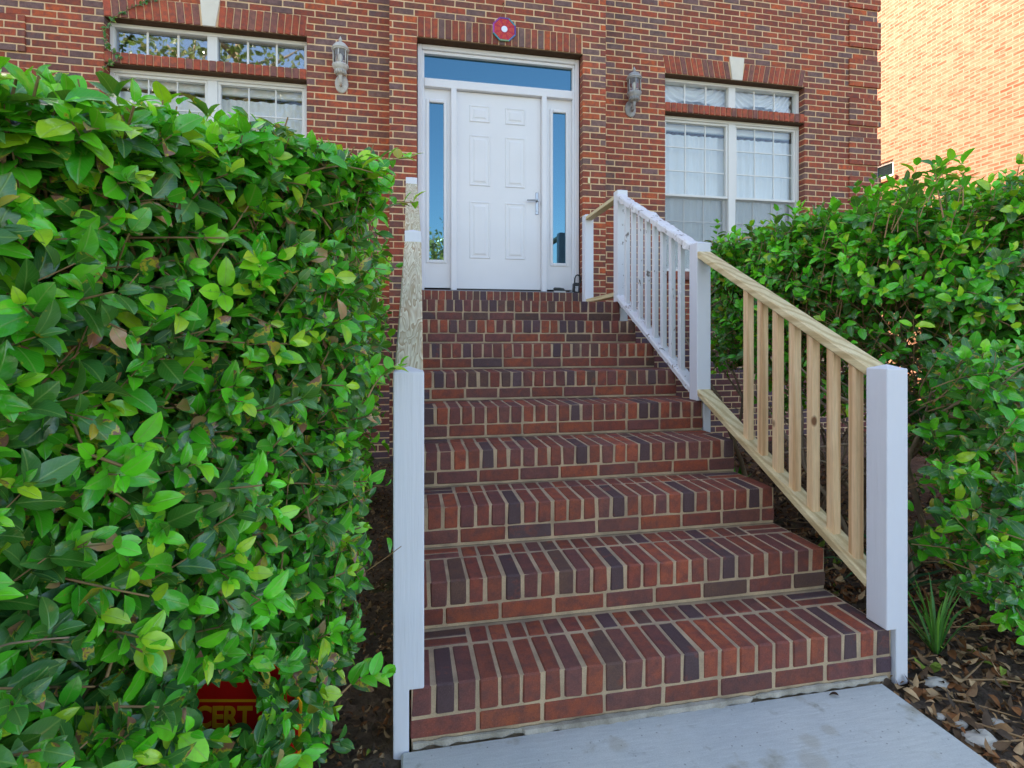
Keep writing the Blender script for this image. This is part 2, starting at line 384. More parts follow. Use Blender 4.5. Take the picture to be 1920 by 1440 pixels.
# broken mortar fillet at the foot of the stair
fl = MB(); prev = None; V = []; F = []
for i in range(241):
    x = .012+i*.0070; q = .5+.5*mnoise.noise((x*4, 3, 1)); r_ = mnoise.noise((x*23, 7, 2))
    h = max(-.004, .010*q+.006*r_); d = max(.002, .020*q+.016*r_+(.014 if .35 < x < 1.15 else 0))
    V += [(x, 1.6318, -.01), (x, 1.6308, h), (x, 1.6308-d*.55, h*.6+.002*r_), (x, 1.6308-d, -.009)]
    if i: b0 = 4*(i-1); F += [(b0+k, b0+k+4, b0+k+5, b0+k+1) for k in range(3)]
fl.add(V, F); tag(fl.build('mortar_fillet', mat_mortar('old_mortar_patch', srgb(196, 188, 174), srgb(146, 138, 124))), kind='structure')

# ------------------------------------------------------------------ bricks
def pick(pal):
    r = random.random()*sum(p[0] for p in pal)
    for wgt, c in pal:
        r -= wgt
        if r <= 0: break
    k = random.uniform(.86, 1.14); return tuple(min(1, v*k*random.uniform(.95, 1.05)) for v in c) + (1,)
PAL_WALL = [(.40, srgb(168, 82, 58)), (.19, srgb(186, 88, 56)), (.06, srgb(206, 98, 54)), (.19, srgb(136, 104, 98)), (.16, srgb(142, 88, 72))]
PAL_BASE = [(.50, srgb(124, 72, 70)), (.34, srgb(106, 84, 94)), (.16, srgb(142, 74, 62))]  # low courses: purple tone and dirt, with shade also put into the colour
PAL_ARCH = [(.74, srgb(192, 92, 62)), (.26, srgb(152, 98, 86))]
PAL_STEP = [(.29, srgb(148, 80, 64)), (.18, srgb(166, 87, 62)), (.27, srgb(128, 79, 72)), (.12, srgb(100, 77, 80)), (.08, srgb(108, 80, 70)), (.05, srgb(88, 72, 80)), (.01, srgb(188, 98, 62))]

class Bricks:
    """list of single bricks; the ones that show largest become parts, the rest one piece"""
    def __init__(s): s.items = []
    def add(s, c, dim, pal, M=None, ch=.004, jit=.0): s.items.append((Vector(c), dim, pal, M, ch, jit))
    def build(s, parent, limit, name_rest, hidden):
        off = Matrix.Translation(-Vector(parent.location))
        def score(it):
            c, d = it[0], it[1]; q = proj(c)
            if q is None or not (-10 < q[0] < 1930 and -10 < q[1] < 1450) or hidden(q[0], q[1], c): return 0
            face = d[0]*d[2] + d[0]*d[1]*max(0, (ZC-c.z))/max(.3, q[2])
            return face/(q[2]**2)
        order = sorted(range(len(s.items)), key=lambda i: -score(s.items[i])); single = set(order[:limit])
        single = {i for i in single if score(s.items[i]) > 0}
        cache = {}; rest = MB()
        for i, (c, d, pal, M, ch, jit) in enumerate(s.items):
            if i in single:
                key = (round(d[0], 2), round(d[1], 2), round(d[2], 2), id(pal), ch)
                lst = cache.setdefault(key, [])
                if len(lst) < 18:
                    b = MB(); b.box(-d[0]/2, d[0]/2, -d[1]/2, d[1]/2, -d[2]/2, d[2]/2, ch, pick(pal), jit=jit); me = b.mesh('brick'); me.materials.append(BRICK); lst.append((me, d))
                    me, d0 = lst[-1]
                else: me, d0 = random.choice(lst)
                o = bpy.data.objects.new('brick', me); COL.objects.link(o); o.parent = parent
                m4 = off @ Matrix.Translation(c) @ (M or Matrix.Identity(4)); o.matrix_local = m4 @ Matrix.Diagonal((d[0]/d0[0], d[1]/d0[1], d[2]/d0[2], 1))
            else:
                rest.box(-d[0]/2, d[0]/2, -d[1]/2, d[1]/2, -d[2]/2, d[2]/2, ch, pick(pal), Matrix.Translation(c) @ (M or Matrix.Identity(4)), jit)
        if rest.n: o = tag(rest.build(name_rest, BRICK, parent), kind='stuff'); o.location = -Vector(parent.location)

def inpoly(u, v, P):
    r = False; j = len(P)-1
    for i in range(len(P)):
        if (P[i][1] > v) != (P[j][1] > v) and u < (P[j][0]-P[i][0])*(v-P[i][1])/(P[j][1]-P[i][1]) + P[i][0]: r = not r
        j = i
    return r
HEDGE_PX = [(-20, 100), (250, 140), (400, 190), (560, 245), (640, 285), (720, 300), (740, 480), (740, 900), (690, 1000), (700, 1460), (-20, 1460)]
BUSH_PX = [(1370, 490), (1560, 350), (1640, 340), (1930, 300), (1930, 1460), (1690, 1460), (1690, 700), (1500, 560)]
def hid(u, v, c): return inpoly(u, v, HEDGE_PX) or inpoly(u, v, BUSH_PX)

# ================================================================== THE HOUSE
PY, WY, CH = 5.35, 5.555, .0677
Z0 = 4.205 - 62*CH
house = tag(empty('brick_house', (0, WY, 0)), 'red brick house front with white door, two windows and corner quoins behind the stairs', 'house')
def hpart(o, parent=house):
    if parent is house: o.location = (o.location.x, o.location.y-WY, o.location.z)
    return o
DOOR = (.080, 1.792, 1.690, 4.205)
WIN = {'r': (2.832, 4.618), 'l': (-2.768, -.992)}
KEY = {'r': (3.623, 3.811, 3.660, 3.787), 'l': (-1.952, -1.778, -1.930, -1.820)}
WZ0, WZ1, WZ2, WZ3 = 1.975, 3.775, 3.880, 4.205
hb = Bricks()
def row_cuts(z0, z1, plane):
    zm = (z0+z1)/2; cuts = []
    if plane == 'pier':
        if DOOR[2]-.11 < zm < 4.408: cuts.append((DOOR[0], DOOR[1]))
    else:
        for k in 'rl':
            a, b = WIN[k]
            if WZ0-.1 < zm < WZ3: cuts.append((a, b))
            elif WZ3 <= zm < 4.408:
                t = (zm-WZ3)/.203; cuts.append((a+.006-.036*t, b-.022+.043*t))
            if 4.2 < zm < 4.46:
                t = (zm-WZ3)/.25; K = KEY[k]; cuts.append((K[2]+(K[0]-K[2])*t, K[3]+(K[1]-K[3])*t))
        cuts.append((-.185, 2.046))
    return cuts
def lay(x0, x1, y, zmax, plane, ends=(False, False)):
    for n in range(int((zmax-Z0)/CH)+1):
        z0 = Z0+n*CH; z1 = z0+CH-.0112
        if z1 < .0: continue
        off = (.1016 if n % 2 else 0)+(n*37 % 7)*.0016 - (.05 if plane == 'pier' else 0); k0 = math.floor((x0-off)/.2032)
        segs = []; k = k0
        while off+k*.2032 < x1:
            a, b = off+k*.2032, off+(k+1)*.2032-.0118; k += 1
            a, b = max(a, x0), min(b, x1)
            if b-a > .02: segs.append((a, b))
        for c0, c1 in row_cuts(z0, z1, plane):
            ns = []
            for a, b in segs:
                if b <= c0 or a >= c1: ns.append((a, b)); continue
                if c0-a > .034: ns.append((a, c0-.0))
                elif c0-a > .0 and ns: ns[-1] = (ns[-1][0], c0)
                if b-c1 > .034: ns.append((c1, b))
            segs = []
            for a, b in ns:
                if 0 < a-c1 < .05: a = c1
                if 0 < c0-b < .05: b = c0
                segs.append((a, b))
        for a, b in segs:
            zt = (z0+z1)/2; pal = PAL_BASE if zt < 1.45 else PAL_WALL
            j = random.uniform(-.0012, .0008)
            hb.add(((a+b)/2, y+.05+j, zt+random.uniform(-.001, .001)), (b-a, .1, z1-z0), pal, None, .003, .0012)
lay(-4.5, 5.64, WY, 6.0, 'wall')
lay(-.188, 2.049, PY, 6.0, 'pier')
# soldier course over the door, jack arches over the windows, rowlock bands
n = 25; pt = (1.783-.083)/n
for i in range(n): hb.add((.083+(i+.5)*pt, PY+.046, 4.205+.0985), (pt-.010, .1, .194), PAL_WALL, None, .003, .001)
def arch(k):
    a, b = WIN[k]; K = KEY[k]
    for (bx0, bx1, lean) in ((a+.006, K[2]-.008, -.036), (K[3]+.008, b-.022, .036)):
        m = 12; p = (bx1-bx0)/m
        for i in range(m):
            M = Matrix.Shear('XY', 4, (0, 0)); M = Matrix.Identity(4); M[0][2] = lean/.194
            hb.add((bx0+(i+.5)*p+lean/2, WY+.046, WZ3+.0985), (p-.009, .1, .194), PAL_ARCH, M, .003, .0008)
    m = 26; p = (b-a)/m
    for i in range(m): hb.add((a+(i+.5)*p, WY+.046, (WZ1+WZ2)/2), (p-.009, .1, WZ2-WZ1-.006), PAL_ARCH, None, .003, .0008)
    m = 26
    for i in range(m): hb.add((a+(i+.5)*p, WY+.02, WZ0-.055), (p-.009, .16, .095), PAL_ARCH, None, .003, .0008)
arch('r'); arch('l')
# quoins: blocks of five courses, two flush courses between them
def quoin(x0, x1):
    for q in range(-1, 9):
        zb = 4.249 + (q-6)*7*CH; r0 = round((zb-Z0)/CH)
        for c in range(5):
            z0 = Z0+(r0+c)*CH
            if z0 < 0 or z0 > 5.9: continue
            x = x0; first = True; step = .095 if c % 2 else .194
            while x < x1-.03:
                e = min(x+step, x1)
                hb.add(((x+e)/2, WY-.004, z0+(CH-.0112)/2), (e-x, .030, CH-.0112), PAL_WALL, None, .003, .001); x = e+.0105; step = .194
quoin(5.225, 5.672); quoin(-3.86, -3.392)
hb.build(house, 300, 'brickwork', hid)
# mortar body of the front wall with its openings
mo = MB()
def wall_cells(x0, x1, z0, z1, y0, y1, holes):
    xs = sorted({x0, x1, *[h[0] for h in holes], *[h[1] for h in holes]}); zs = sorted({z0, z1, *[h[2] for h in holes], *[h[3] for h in holes]})
    for a, b in zip(xs, xs[1:]):
        for c, d in zip(zs, zs[1:]):
            if b <= x0 or a >= x1: continue
            if any(h[0] <= a and b <= h[1] and h[2] <= c and d <= h[3] for h in holes): continue
            mo.box(a, b, y0, y1, c, d)
wall_cells(-4.52, 5.636, -.2, 6.0, WY+.0032, WY+.097, [(WIN['r'][0]-.005, WIN['r'][1]+.005, WZ0, WZ3), (WIN['l'][0]-.005, WIN['l'][1]+.005, WZ0, WZ3), (-.18, 2.04, -.3, 6.1)])
wall_cells(-.186, 2.046, -.2, 6.0, PY+.0032, PY+.097, [(DOOR[0]-.005, DOOR[1]+.005, DOOR[2], DOOR[3])])
for k in 'rl': mo.box(WIN[k][0], WIN[k][1], WY+.006, WY+.094, WZ1+.004, WZ2-.004)
for x in (-.186, 1.95): mo.box(x, x+.096, PY+.098, WY+.09, -.2, 6.0)
for (x0, x1) in ((5.229, 5.668), (-3.856, -3.396)):
    for q in range(-1, 9):
        zb = Z0+round((4.249+(q-6)*7*CH-Z0)/CH)*CH
        mo.box(x0, x1, WY-.0158, WY+.004, max(.02, zb+.003), min(5.92, zb+5*CH-.013))
hpart(mo.build('mortar', MORTAR, house))
# rest of the body: side walls, back, upper storey, roof; height and added left wing shape the shade
bd = MB()
bd.box(5.58, 5.66, WY+.1, 14.6, -.2, 7.3); bd.box(-6.6, -6.5, WY+.1, 14.6, -.2, 7.3); bd.box(-6.5, 5.58, 14.5, 14.6, -.2, 7.3)
hpart(bd.build('side_wall', FAR, house))
up = MB(); up.box(-6.6, 5.66, WY, WY+.1, 6.003, 7.3); up.box(-6.6, -4.525, WY, WY+.1, -.2, 6.0); up.box(-.188, 2.049, PY, WY-.003, 6.003, 7.3)  # second box: unseen left wing, added to keep sun off the hedge
hpart(up.build('upper_and_shade_wall', FARX, house))
rf = MB(); rf.add([(-6.9, 5.2, 7.3), (5.9, 5.2, 7.3), (5.9, 14.9, 7.3), (-6.9, 14.9, 7.3), (-6.9, 10, 7.95), (5.9, 10, 7.95)], [(0, 1, 5, 4), (2, 3, 4, 5), (1, 2, 5), (3, 0, 4), (3, 2, 1, 0)])
hpart(rf.build('roof', LIGHTROOF, house))
fl_ = MB(); fl_.box(-6.45, 5.55, WY+.4, 14.4, 1.0, 1.1); hpart(fl_.build('interior_floor', DARK, house))
# lintels: rusty steel edges with the recess above the frames
def lintel(x0, x1, y0, y1, z0, z1): m = MB(); m.box(x0, x1, y0, y1, z0, z1); hpart(m.build('lintel', RUST, house))
lintel(DOOR[0]+.002, DOOR[1]-.002, PY+.004, PY+.3, 4.194, 4.2045)
for k in 'rl':
    lintel(WIN[k][0]+.002, WIN[k][1]-.002, WY+.004, WY+.25, WZ3-.010, WZ3-.0005); lintel(WIN[k][0]+.002, WIN[k][1]-.002, WY+.004, WY+.25, WZ1-.008, WZ1-.0005)
for k in 'rl':
    K = KEY[k]; kb = MB(); kb.prism([(K[2], 4.20), (K[3], 4.20), (K[1], 4.458), (K[0], 4.458)], WY-.016, WY+.09); hpart(kb.build('keystone', STONE, house))

# ------------------------------------------------------------------ windows
def window(k):
    a, b = WIN[k]; F0, F1 = WY+.088, WY+.17
    fr = MB()
    def ring(x0, x1, z0, z1, t, y0, y1, sink=fr):
        sink.box(x0, x1, y0, y1, z1-t, z1, .003); sink.box(x0, x1, y0, y1, z0, z0+t, .003)
        sink.box(x0, x0+t, y0+.001, y1-.001, z0+t, z1-t, .003); sink.box(x1-t, x1, y0+.001, y1-.001, z0+t, z1-t, .003)
    mx = (a+b)/2
    ring(a+.002, b-.002, WZ2+.004, WZ3-.012, .036, F0, F1); fr.box(mx-.045, mx+.045, F0+.004, F1-.01, WZ2+.04, WZ3-.048, .003)
    ring(a+.002, b-.002, WZ0+.004, WZ1-.010, .036, F0, F1); fr.box(mx-.045, mx+.045, F0+.004, F1-.01, WZ0+.04, WZ1-.046, .003)
    win = hpart(fr.build('window', VINYL, house))
    sill = MB(); sill.box(a-.01, b+.01, WY-.03, WY+.087, WZ0-.0065, WZ0+.022, .004); s_ = sill.build('sill', VINYL, win)
    bars = MB(); sash = MB(); glass_y = F0+.045
    def panes(x0, x1, z0, z1, nc, nr, bw, y, mat, name='pane'):
        for i in range(nc):
            for j in range(nr):
                p = MB(); X0 = x0+(x1-x0)*i/nc; X1 = x0+(x1-x0)*(i+1)/nc; Z0_ = z0+(z1-z0)*j/nr; Z1_ = z0+(z1-z0)*(j+1)/nr
                p.box(X0+bw/2, X1-bw/2, y, y+.004, Z0_+bw/2, Z1_-bw/2); p.build(name, mat, win)
        for i in range(1, nc): X = x0+(x1-x0)*i/nc; bars.box(X-bw/2, X+bw/2, y-.006, y+.008, z0, z1, .0015)
        for j in range(1, nr):
            Z = z0+(z1-z0)*j/nr
            for i in range(nc): bars.box(x0+(x1-x0)*i/nc+bw/2, x0+(x1-x0)*(i+1)/nc-bw/2, y-.0055, y+.0075, Z-bw/2, Z+bw/2, .0015)
    for (x0, x1) in ((a+.038, mx-.045), (mx+.045, b-.038)):
        panes(x0, x1, WZ2+.04, WZ3-.048, 3, 1, .018, glass_y, GLASS if k == 'r' else GLASS_T)
        zm = 2.866
        ring(x0, x1, zm-.012, WZ1-.046, .026, F0+.018, F0+.062, sash); panes(x0+.026, x1-.026, zm+.014, WZ1-.072, 3, 3, .013, glass_y, GLASS)
        ring(x0, x1, WZ0+.04, zm+.012, .030, F0+.0655, F0+.1, sash); panes(x0+.03, x1-.03, WZ0+.07, zm-.018, 3, 3, .013, F0+.082, GLASS)
        sc = MB(); sc.box(x0+.004, x1-.004, F0+.03, F0+.031, WZ0+.042, zm-.014); sc.build('screen', SCREEN, win)
    bars.build('muntin', VINYL, win); sash.build('sash', VINYL, win)
    # curtains: gathered cloth just inside the glass
    def cloth(x0, x1, z0, z1, y, fold, amp, name='curtain', swag=0):
        nx, nz = 140, 24; X = np.linspace(x0, x1, nx); Z = np.linspace(z0, z1, nz); xx, zz = np.meshgrid(X, Z)
        if swag:
            c = abs((xx-(x0+x1)/2)/((x1-x0)/2)); ph = 60*zz + 26*(1-c**1.5)*1.0; yy = y + amp*np.sin(ph+3*np.sin(xx*5)) ; zz = zz + (1-c**2)*(-.05)*(zz-z1)/(z0-z1)*-2
        else: yy = y + amp*np.sin(xx*fold+1.3*np.sin(xx*11)+.4*np.sin(zz*2)) + amp*.5*np.sin(xx*fold*.37)
        V = np.stack([xx.ravel(), yy.ravel(), zz.ravel()], 1); i = np.arange(nx*nz).reshape(nz, nx)
        Fc = np.stack([i[:-1, :-1].ravel(), i[:-1, 1:].ravel(), i[1:, 1:].ravel(), i[1:, :-1].ravel()], 1)
        link(name, fast_mesh(name, V, Fc), CURTAIN, win)
    cloth(a+.03, b+.09, WZ0+.05, WZ1-.17, F0+.128, 62, .009)
    hd = MB(); hd.box(a+.03, b-.03, F0+.108, F0+.16, WZ1-.13, WZ1-.05, .01); hd.build('blind_headrail', CURTAIN, win)
    if k == 'r':
        for (x0, x1) in ((a+.03, mx), (mx, b-.03)): cloth(x0, x1, WZ2+.03, WZ3-.02, F0+.12, 60, .016, swag=1)
        cloth(a+.03, b+.12, WZ2+.02, WZ3-.02, F0+.19, 70, .01)
    return win
window('r'); window('l')

# ------------------------------------------------------------------ front door with sidelights and transom
def front_door():
    X0, X1, ZB, ZT = DOOR[0]+.006, DOOR[1]-.006, 1.706, 4.190; Y = PY+.098
    fr = MB()
    fr.box(X0, X0+.045, Y, Y+.13, ZB, ZT, .004); fr.box(X1-.045, X1, Y, Y+.13, ZB, ZT, .004); fr.box(X0+.045, X1-.045, Y+.001, Y+.13, ZT-.05, ZT, .004)
    fr.box(X0+.045, X0+.068, Y+.022, Y+.129, ZB, ZT-.05, .003); fr.box(X1-.068, X1-.045, Y+.022, Y+.129, ZB, ZT-.05, .003); fr.box(X0+.068, X1-.068, Y+.022, Y+.129, ZT-.082, ZT-.05, .003)
    fr.box(X0+.068, X1-.068, Y+.010, Y+.128, 3.772, 3.858, .004)
    for (p0, p1) in ((.424, .480), (1.380, 1.432)): fr.box(p0, p1, Y+.004, Y+.128, ZB, 3.7715, .004)
    door_frame = hpart(fr.build('door_frame', PAINT, house))
    tp = MB(); tp.box(X0+.069, X1-.069, Y+.06, Y+.066, 3.859, ZT-.083); tp.build('transom_pane', GLASS_DOOR, door_frame)
    # sidelights: solid panel with a narrow raised frame and pane
    for (s0, s1, g0, g1) in ((X0+.069, .4235, .205, .351), (1.4325, X1-.069, 1.512, 1.655)):
        m = MB(); gz0, gz1 = 2.022, 3.632; y0 = Y+.062
        m.box(s0, g0-.012, y0, y0+.05, ZB+.03, 3.771); m.box(g1+.012, s1, y0, y0+.05, ZB+.03, 3.771); m.box(g0-.012, g1+.012, y0, y0+.05, ZB+.03, gz0-.012); m.box(g0-.012, g1+.012, y0, y0+.05, gz1+.012, 3.771)
        sl = hpart(m.build('sidelight', DOORP, house)); t = MB()
        for (a, b, c, d) in ((g0-.034, g0, gz0-.034, gz1+.034), (g1, g1+.034, gz0-.034, gz1+.034), (g0+.0005, g1-.0005, gz0-.034, gz0), (g0+.0005, g1-.0005, gz1, gz1+.034)): t.box(a, b, y0-.012, y0+.03, c, d, .006)
        t.build('glazing_bead', DOORP, sl); p = MB(); p.box(g0-.005, g1+.005, y0+.012, y0+.016, gz0-.005, gz1+.005); p.build('pane', GLASS_DOOR, sl)
    # six-panel slab
    dx0, dx1, dz0, dz1 = .4815, 1.3785, 1.728, 3.768; yd = Y+.058
    d = MB(); d.box(dx0, dx1, yd, yd+.045, dz0, dz1, .002); slab = hpart(d.build('door', DOORP, house))
    pw = .218; cols = (.672, 1.036+.018)
    for cx in (.700-.01, 1.075-.01-.0):
        for (z0, z1) in ((3.462, 3.640), (2.800, 3.330), (2.045, 2.640)):
            q = MB(); x0, x1 = cx-pw/2+.035, cx+pw/2+.035
            pts = []
            for (ins, dy) in ((0, .0), (.010, -.007), (.022, -.002), (.040, -.003), (.054, -.009)):
                pts.append([(x0+ins, yd+dy-.0008, z0+ins), (x1-ins, yd+dy-.0008, z0+ins), (x1-ins, yd+dy-.0008, z1-ins), (x0+ins, yd+dy-.0008, z1-ins)])
            V = [p for r in pts for p in r]; F = []
            for r in range(4):
                for i in range(4): F.append((r*4+i, r*4+(i+1) % 4, (r+1)*4+(i+1) % 4, (r+1)*4+i))
            F.append((16, 17, 18, 19)); q.add(V, F); q.build('panel', DOORP, slab)
    th = MB(); th.box(X0+.07, X1-.07, PY+.02, Y+.12, 1.690, 1.7055, .003); hpart(th.build('threshold', ALU, house))
    sw = MB(); sw.box(dx0+.004, dx1-.004, yd-.006, yd-.0005, 1.712, 1.732, .002); sw.build('door_sweep', BLACK, slab)
    h = MB(); hx = 1.335; h.box(hx-.017, hx+.017, yd-.008, yd-.0005, 2.528, 2.765, .004)
    h.tube([(hx, yd-.008, 2.672), (hx, yd-.05, 2.672)], .010, 10); h.tube([(hx, yd-.05, 2.672), (hx-.05, yd-.052, 2.671), (hx-.115, yd-.047, 2.669)], [.011, .009, .008], 10)
    h.tube([(hx, yd-.008, 2.575), (hx, yd-.014, 2.575)], .011, 12); h.build('handle', CHROME, slab)
front_door()

# ================================================================== STAIRS
RS, TY0, TD, SX0, SX1 = .169, 1.632, .3165, .004, 1.719
stairs = tag(empty('brick_stairs', (.86, 1.63, 0)), 'straight flight of nine red brick steps climbing from the path to the front door', 'stairs')
sbk = Bricks(); NB = 25; PT = (SX1-SX0)/NB
core = MB(); offs = Vector((.86, 1.63, 0))
for k in range(1, 10):
    y0 = TY0+(k-1)*TD; z0, z1 = (k-1)*RS, k*RS; last = k == 9
    core.box(SX0+.004, SX1-.004, y0+.0035, PY-.003, z0-(.1 if k == 1 else 0), z1-.003)
    for j in range(NB):                                   # rowlock nosing
        x = SX0+(j+.5)*PT; wob = random.uniform(-.002, .002)
        sbk.add((x+random.uniform(-.0015, .0015), y0+.098+wob, z1-.0465), (PT-.0095+random.uniform(-.0025, .0015), .197, .0935), PAL_STEP, Matrix.Rotation(random.uniform(-.006, .006), 4, 'Z'), .0055, .0018)
    if not last:                                          # second row of the tread; two stretchers laid lengthwise at either end
        for j in range(NB):
            if j < 3 or j >= NB-3: continue
            sbk.add((SX0+(j+.5)*PT, y0+.209+.047, z1-.0465), (PT-.0095, .096, .092), PAL_STEP, None, .004, .0015)
        for xa in (SX0+.004, SX0+(NB-3)*PT+.004):
            for yy in (.2305, .2825): sbk.add((xa+1.5*PT-.006, y0+yy, z1-.0465), (3*PT-.012, .043, .092), PAL_STEP, None, .004, .001)
    x = SX0; first = .118 if k % 2 == 0 else .2; zc = z0+.0405                     # stretcher course of the riser
    while x < SX1-.03:
        e = min(x+first, SX1)
        if SX1-e < .05: e = SX1
        sbk.add(((x+e)/2, y0+.05+random.uniform(-.002, .001), zc), (e-x-.0005, .1, .0575), PAL_STEP, None, .004, .0012); x = e+.011; first = .1945
# rowlock sill under the door
ns = 25; ps = (DOOR[1]-DOOR[0])/ns
for j in range(ns): sbk.add((DOOR[0]+(j+.5)*ps, PY+.02, 1.690-.048-.001), (ps-.010, .19, .092), PAL_STEP, None, .004, .001)
x = DOOR[0]
while x < DOOR[1]-.03:
    e = min(x+.194, DOOR[1]); sbk.add(((x+e)/2, PY-.0, 1.5595), (e-x, .12, .057), PAL_STEP, None, .004, .001); x = e+.01
core.box(DOOR[0]+.002, DOOR[1]-.002, PY-.07, PY+.12, 1.5225, 1.686)
sbk.build(stairs, 300, 'brickwork', lambda u, v, c: inpoly(u, v, HEDGE_PX))
co = core.build('mortar', MORTAR_ST, stairs); co.location = -offs

# ================================================================== RAILINGS
def wood_post(mb, x0, x1, y0, y1, z0, z1, ch=.005, peak=.014):
    mb.box(x0, x1, y0, y1, z0, z1, ch); cx, cy = (x0+x1)/2, (y0+y1)/2
    i = ch+.001; mb.add([(x0+i, y0+i, z1-.0005), (x1-i, y0+i, z1-.0005), (x1-i, y1-i, z1-.0005), (x0+i, y1-i, z1-.0005), (cx, cy, z1+peak)], [(0, 1, 4), (1, 2, 4), (2, 3, 4), (3, 0, 4)])
def notched_post(root, mat, x0, x1, xn, side, y0, y1, zb, zn, zt):
    """square post cut over the end of a tread, the tongue running on down beside it"""
    P = [(x0, zn), (xn, zn), (xn, zb), (x1, zb), (x1, zt), (x0, zt)] if side > 0 else [(x0, zb), (xn, zb), (xn, zn), (x1, zn), (x1, zt), (x0, zt)]
    m = MB(); m.prism(P, y0, y1); i = .006; cx, cy = (x0+x1)/2, (y0+y1)/2
    o = child(m, 'post', mat, root); bv = o.modifiers.new('edge', 'BEVEL'); bv.width = .004; bv.segments = 2; bv.limit_method = 'ANGLE'
    c = MB(); c.add([(x0+i, y0+i, zt-.0003), (x1-i, y0+i, zt-.0003), (x1-i, y1-i, zt-.0003), (x0+i, y1-i, zt-.0003), (cx, cy, zt+.014)], [(0, 1, 4), (1, 2, 4), (2, 3, 4), (3, 0, 4)]); c.build('cap', mat, o)
def child(mb, name, mat, root, smooth=False):
    o = mb.build(name, mat, root, smooth); o.location = -Vector(root.location); return o
rr = tag(empty('stair_railing', (1.725, 1.66, 0)), 'right railing of the stairs, upper half white painted, lower half bare new timber', 'railing')
rl = tag(empty('stair_railing', (0, 1.66, 0)), 'left railing of the stairs half hidden by the hedge, bare timber rails between white posts', 'railing')
# right: four posts (foot, middle, top of the stair, beside the door)
notched_post(rr, PAINT_POST, 1.682, 1.772, 1.7205, 1, 1.618, 1.708, -.03, .172, 1.112)
notched_post(rr, PAINT_POST, 1.680, 1.770, 1.7225, 1, 2.896, 2.986, .50, .848, 1.79)
notched_post(rr, PAINT_OLD, 1.700, 1.790, 1.7225, 1, 4.172, 4.262, 1.20, 1.524, 2.452)
p = MB(); wood_post(p, 1.702, 1.792, 5.012, 5.102, 1.524, 2.438); child(p, 'post', PAINT_POST, rr)
def zl(y, y0, z0, y1, z1): return z0+(z1-z0)*(y-y0)/(y1-y0)
XR = 1.727
# lower bay, bare timber
T0, T1 = (2.9045, 1.722), (1.7085, 1.098); B0, B1 = (2.9045, .902), (1.7085, .300)
p = MB(); p.beam((XR, T1[0]-.004, T1[1]), (XR, T0[0]+.004, T0[1]), .089, .038, .006); child(p, 'handrail', WOOD_RAIL, rr)
p = MB(); p.beam((XR, B1[0]-.004, B1[1]), (XR, B0[0]+.004, B0[1]), .089, .038, .006); child(p, 'bottom_rail', WOOD_RAIL, rr)
for i in range(7):
    y = 2.475-.1125*i; p = MB(); p.box(XR-.019, XR+.019, y-.019, y+.019, zl(y, *B0, *B1)+.008, zl(y, *T0, *T1)-.012, .003); child(p, 'baluster', WOOD_BAL, rr)
# upper bay, old white paint; the handrail's arris is worn and lumpy
T0, T1 = (4.1715, 2.392), (2.9955, 1.776); B0, B1 = (4.1715, 1.560), (2.9955, .905)
def worn_rail(p0, p1, wd, ht, name, lump):
    p0, p1 = Vector(p0), Vector(p1); x = p1-p0; L = x.length; x.normalize(); y = Vector((0, 0, 1)).cross(x).normalized(); z = x.cross(y); m = MB(); nseg = 70
    prof = [(-.5, -.42), (-.5, .3), (-.42, .5), (0, .52), (.42, .5), (.5, .3), (.5, -.42), (.42, -.5), (-.42, -.5)]
    V = []; F = []; n_ = len(prof)
    for i in range(nseg+1):
        for (a, b) in prof:
            q = p0+x*(L*i/nseg)+y*(a*wd)+z*(b*ht); nn = mnoise.noise(q*22)*lump + mnoise.noise(q*60)*lump*.5 + (lump*1.6 if mnoise.noise(Vector((q.y*9, a*2, 3))) > .28 else 0)
            V.append(q+(y*a+z*b).normalized()*nn)
    for i in range(nseg):
        for k in range(n_): F.append((i*n_+k, (i+1)*n_+k, (i+1)*n_+(k+1) % n_, i*n_+(k+1) % n_))
    F.append(tuple(range(n_))); F.append(tuple(nseg*n_+k for k in range(n_))[::-1]); m.add(V, F); return child(m, name, PAINT_RAIL, rr)
worn_rail((XR, T1[0]-.003, T1[1]), (XR, T0[0]+.003, T0[1]), .086, .040, 'handrail', .007)
worn_rail((XR, B1[0]-.003, B1[1]), (XR, B0[0]+.003, B0[1]), .084, .038, 'bottom_rail', .002)
for i in range(8):
    y = 4.035-.124*i; p = MB(); p.box(XR-.018, XR+.018, y-.018, y+.018, zl(y, *B0, *B1)+.004, zl(y, *T0, *T1)-.01, .004, jit=.001); child(p, 'baluster', PAINT_OLD, rr)
# level bay on the landing
p = MB(); p.beam((1.747, 4.2615, 2.415), (1.747, 5.0125, 2.402), .070, .036, .004); child(p, 'handrail', WOOD_RAIL, rr)
p = MB(); p.beam((1.747, 4.2615, 1.592), (1.747, 5.0125, 1.586), .070, .036, .004); child(p, 'bottom_rail', WOOD_RAIL, rr)
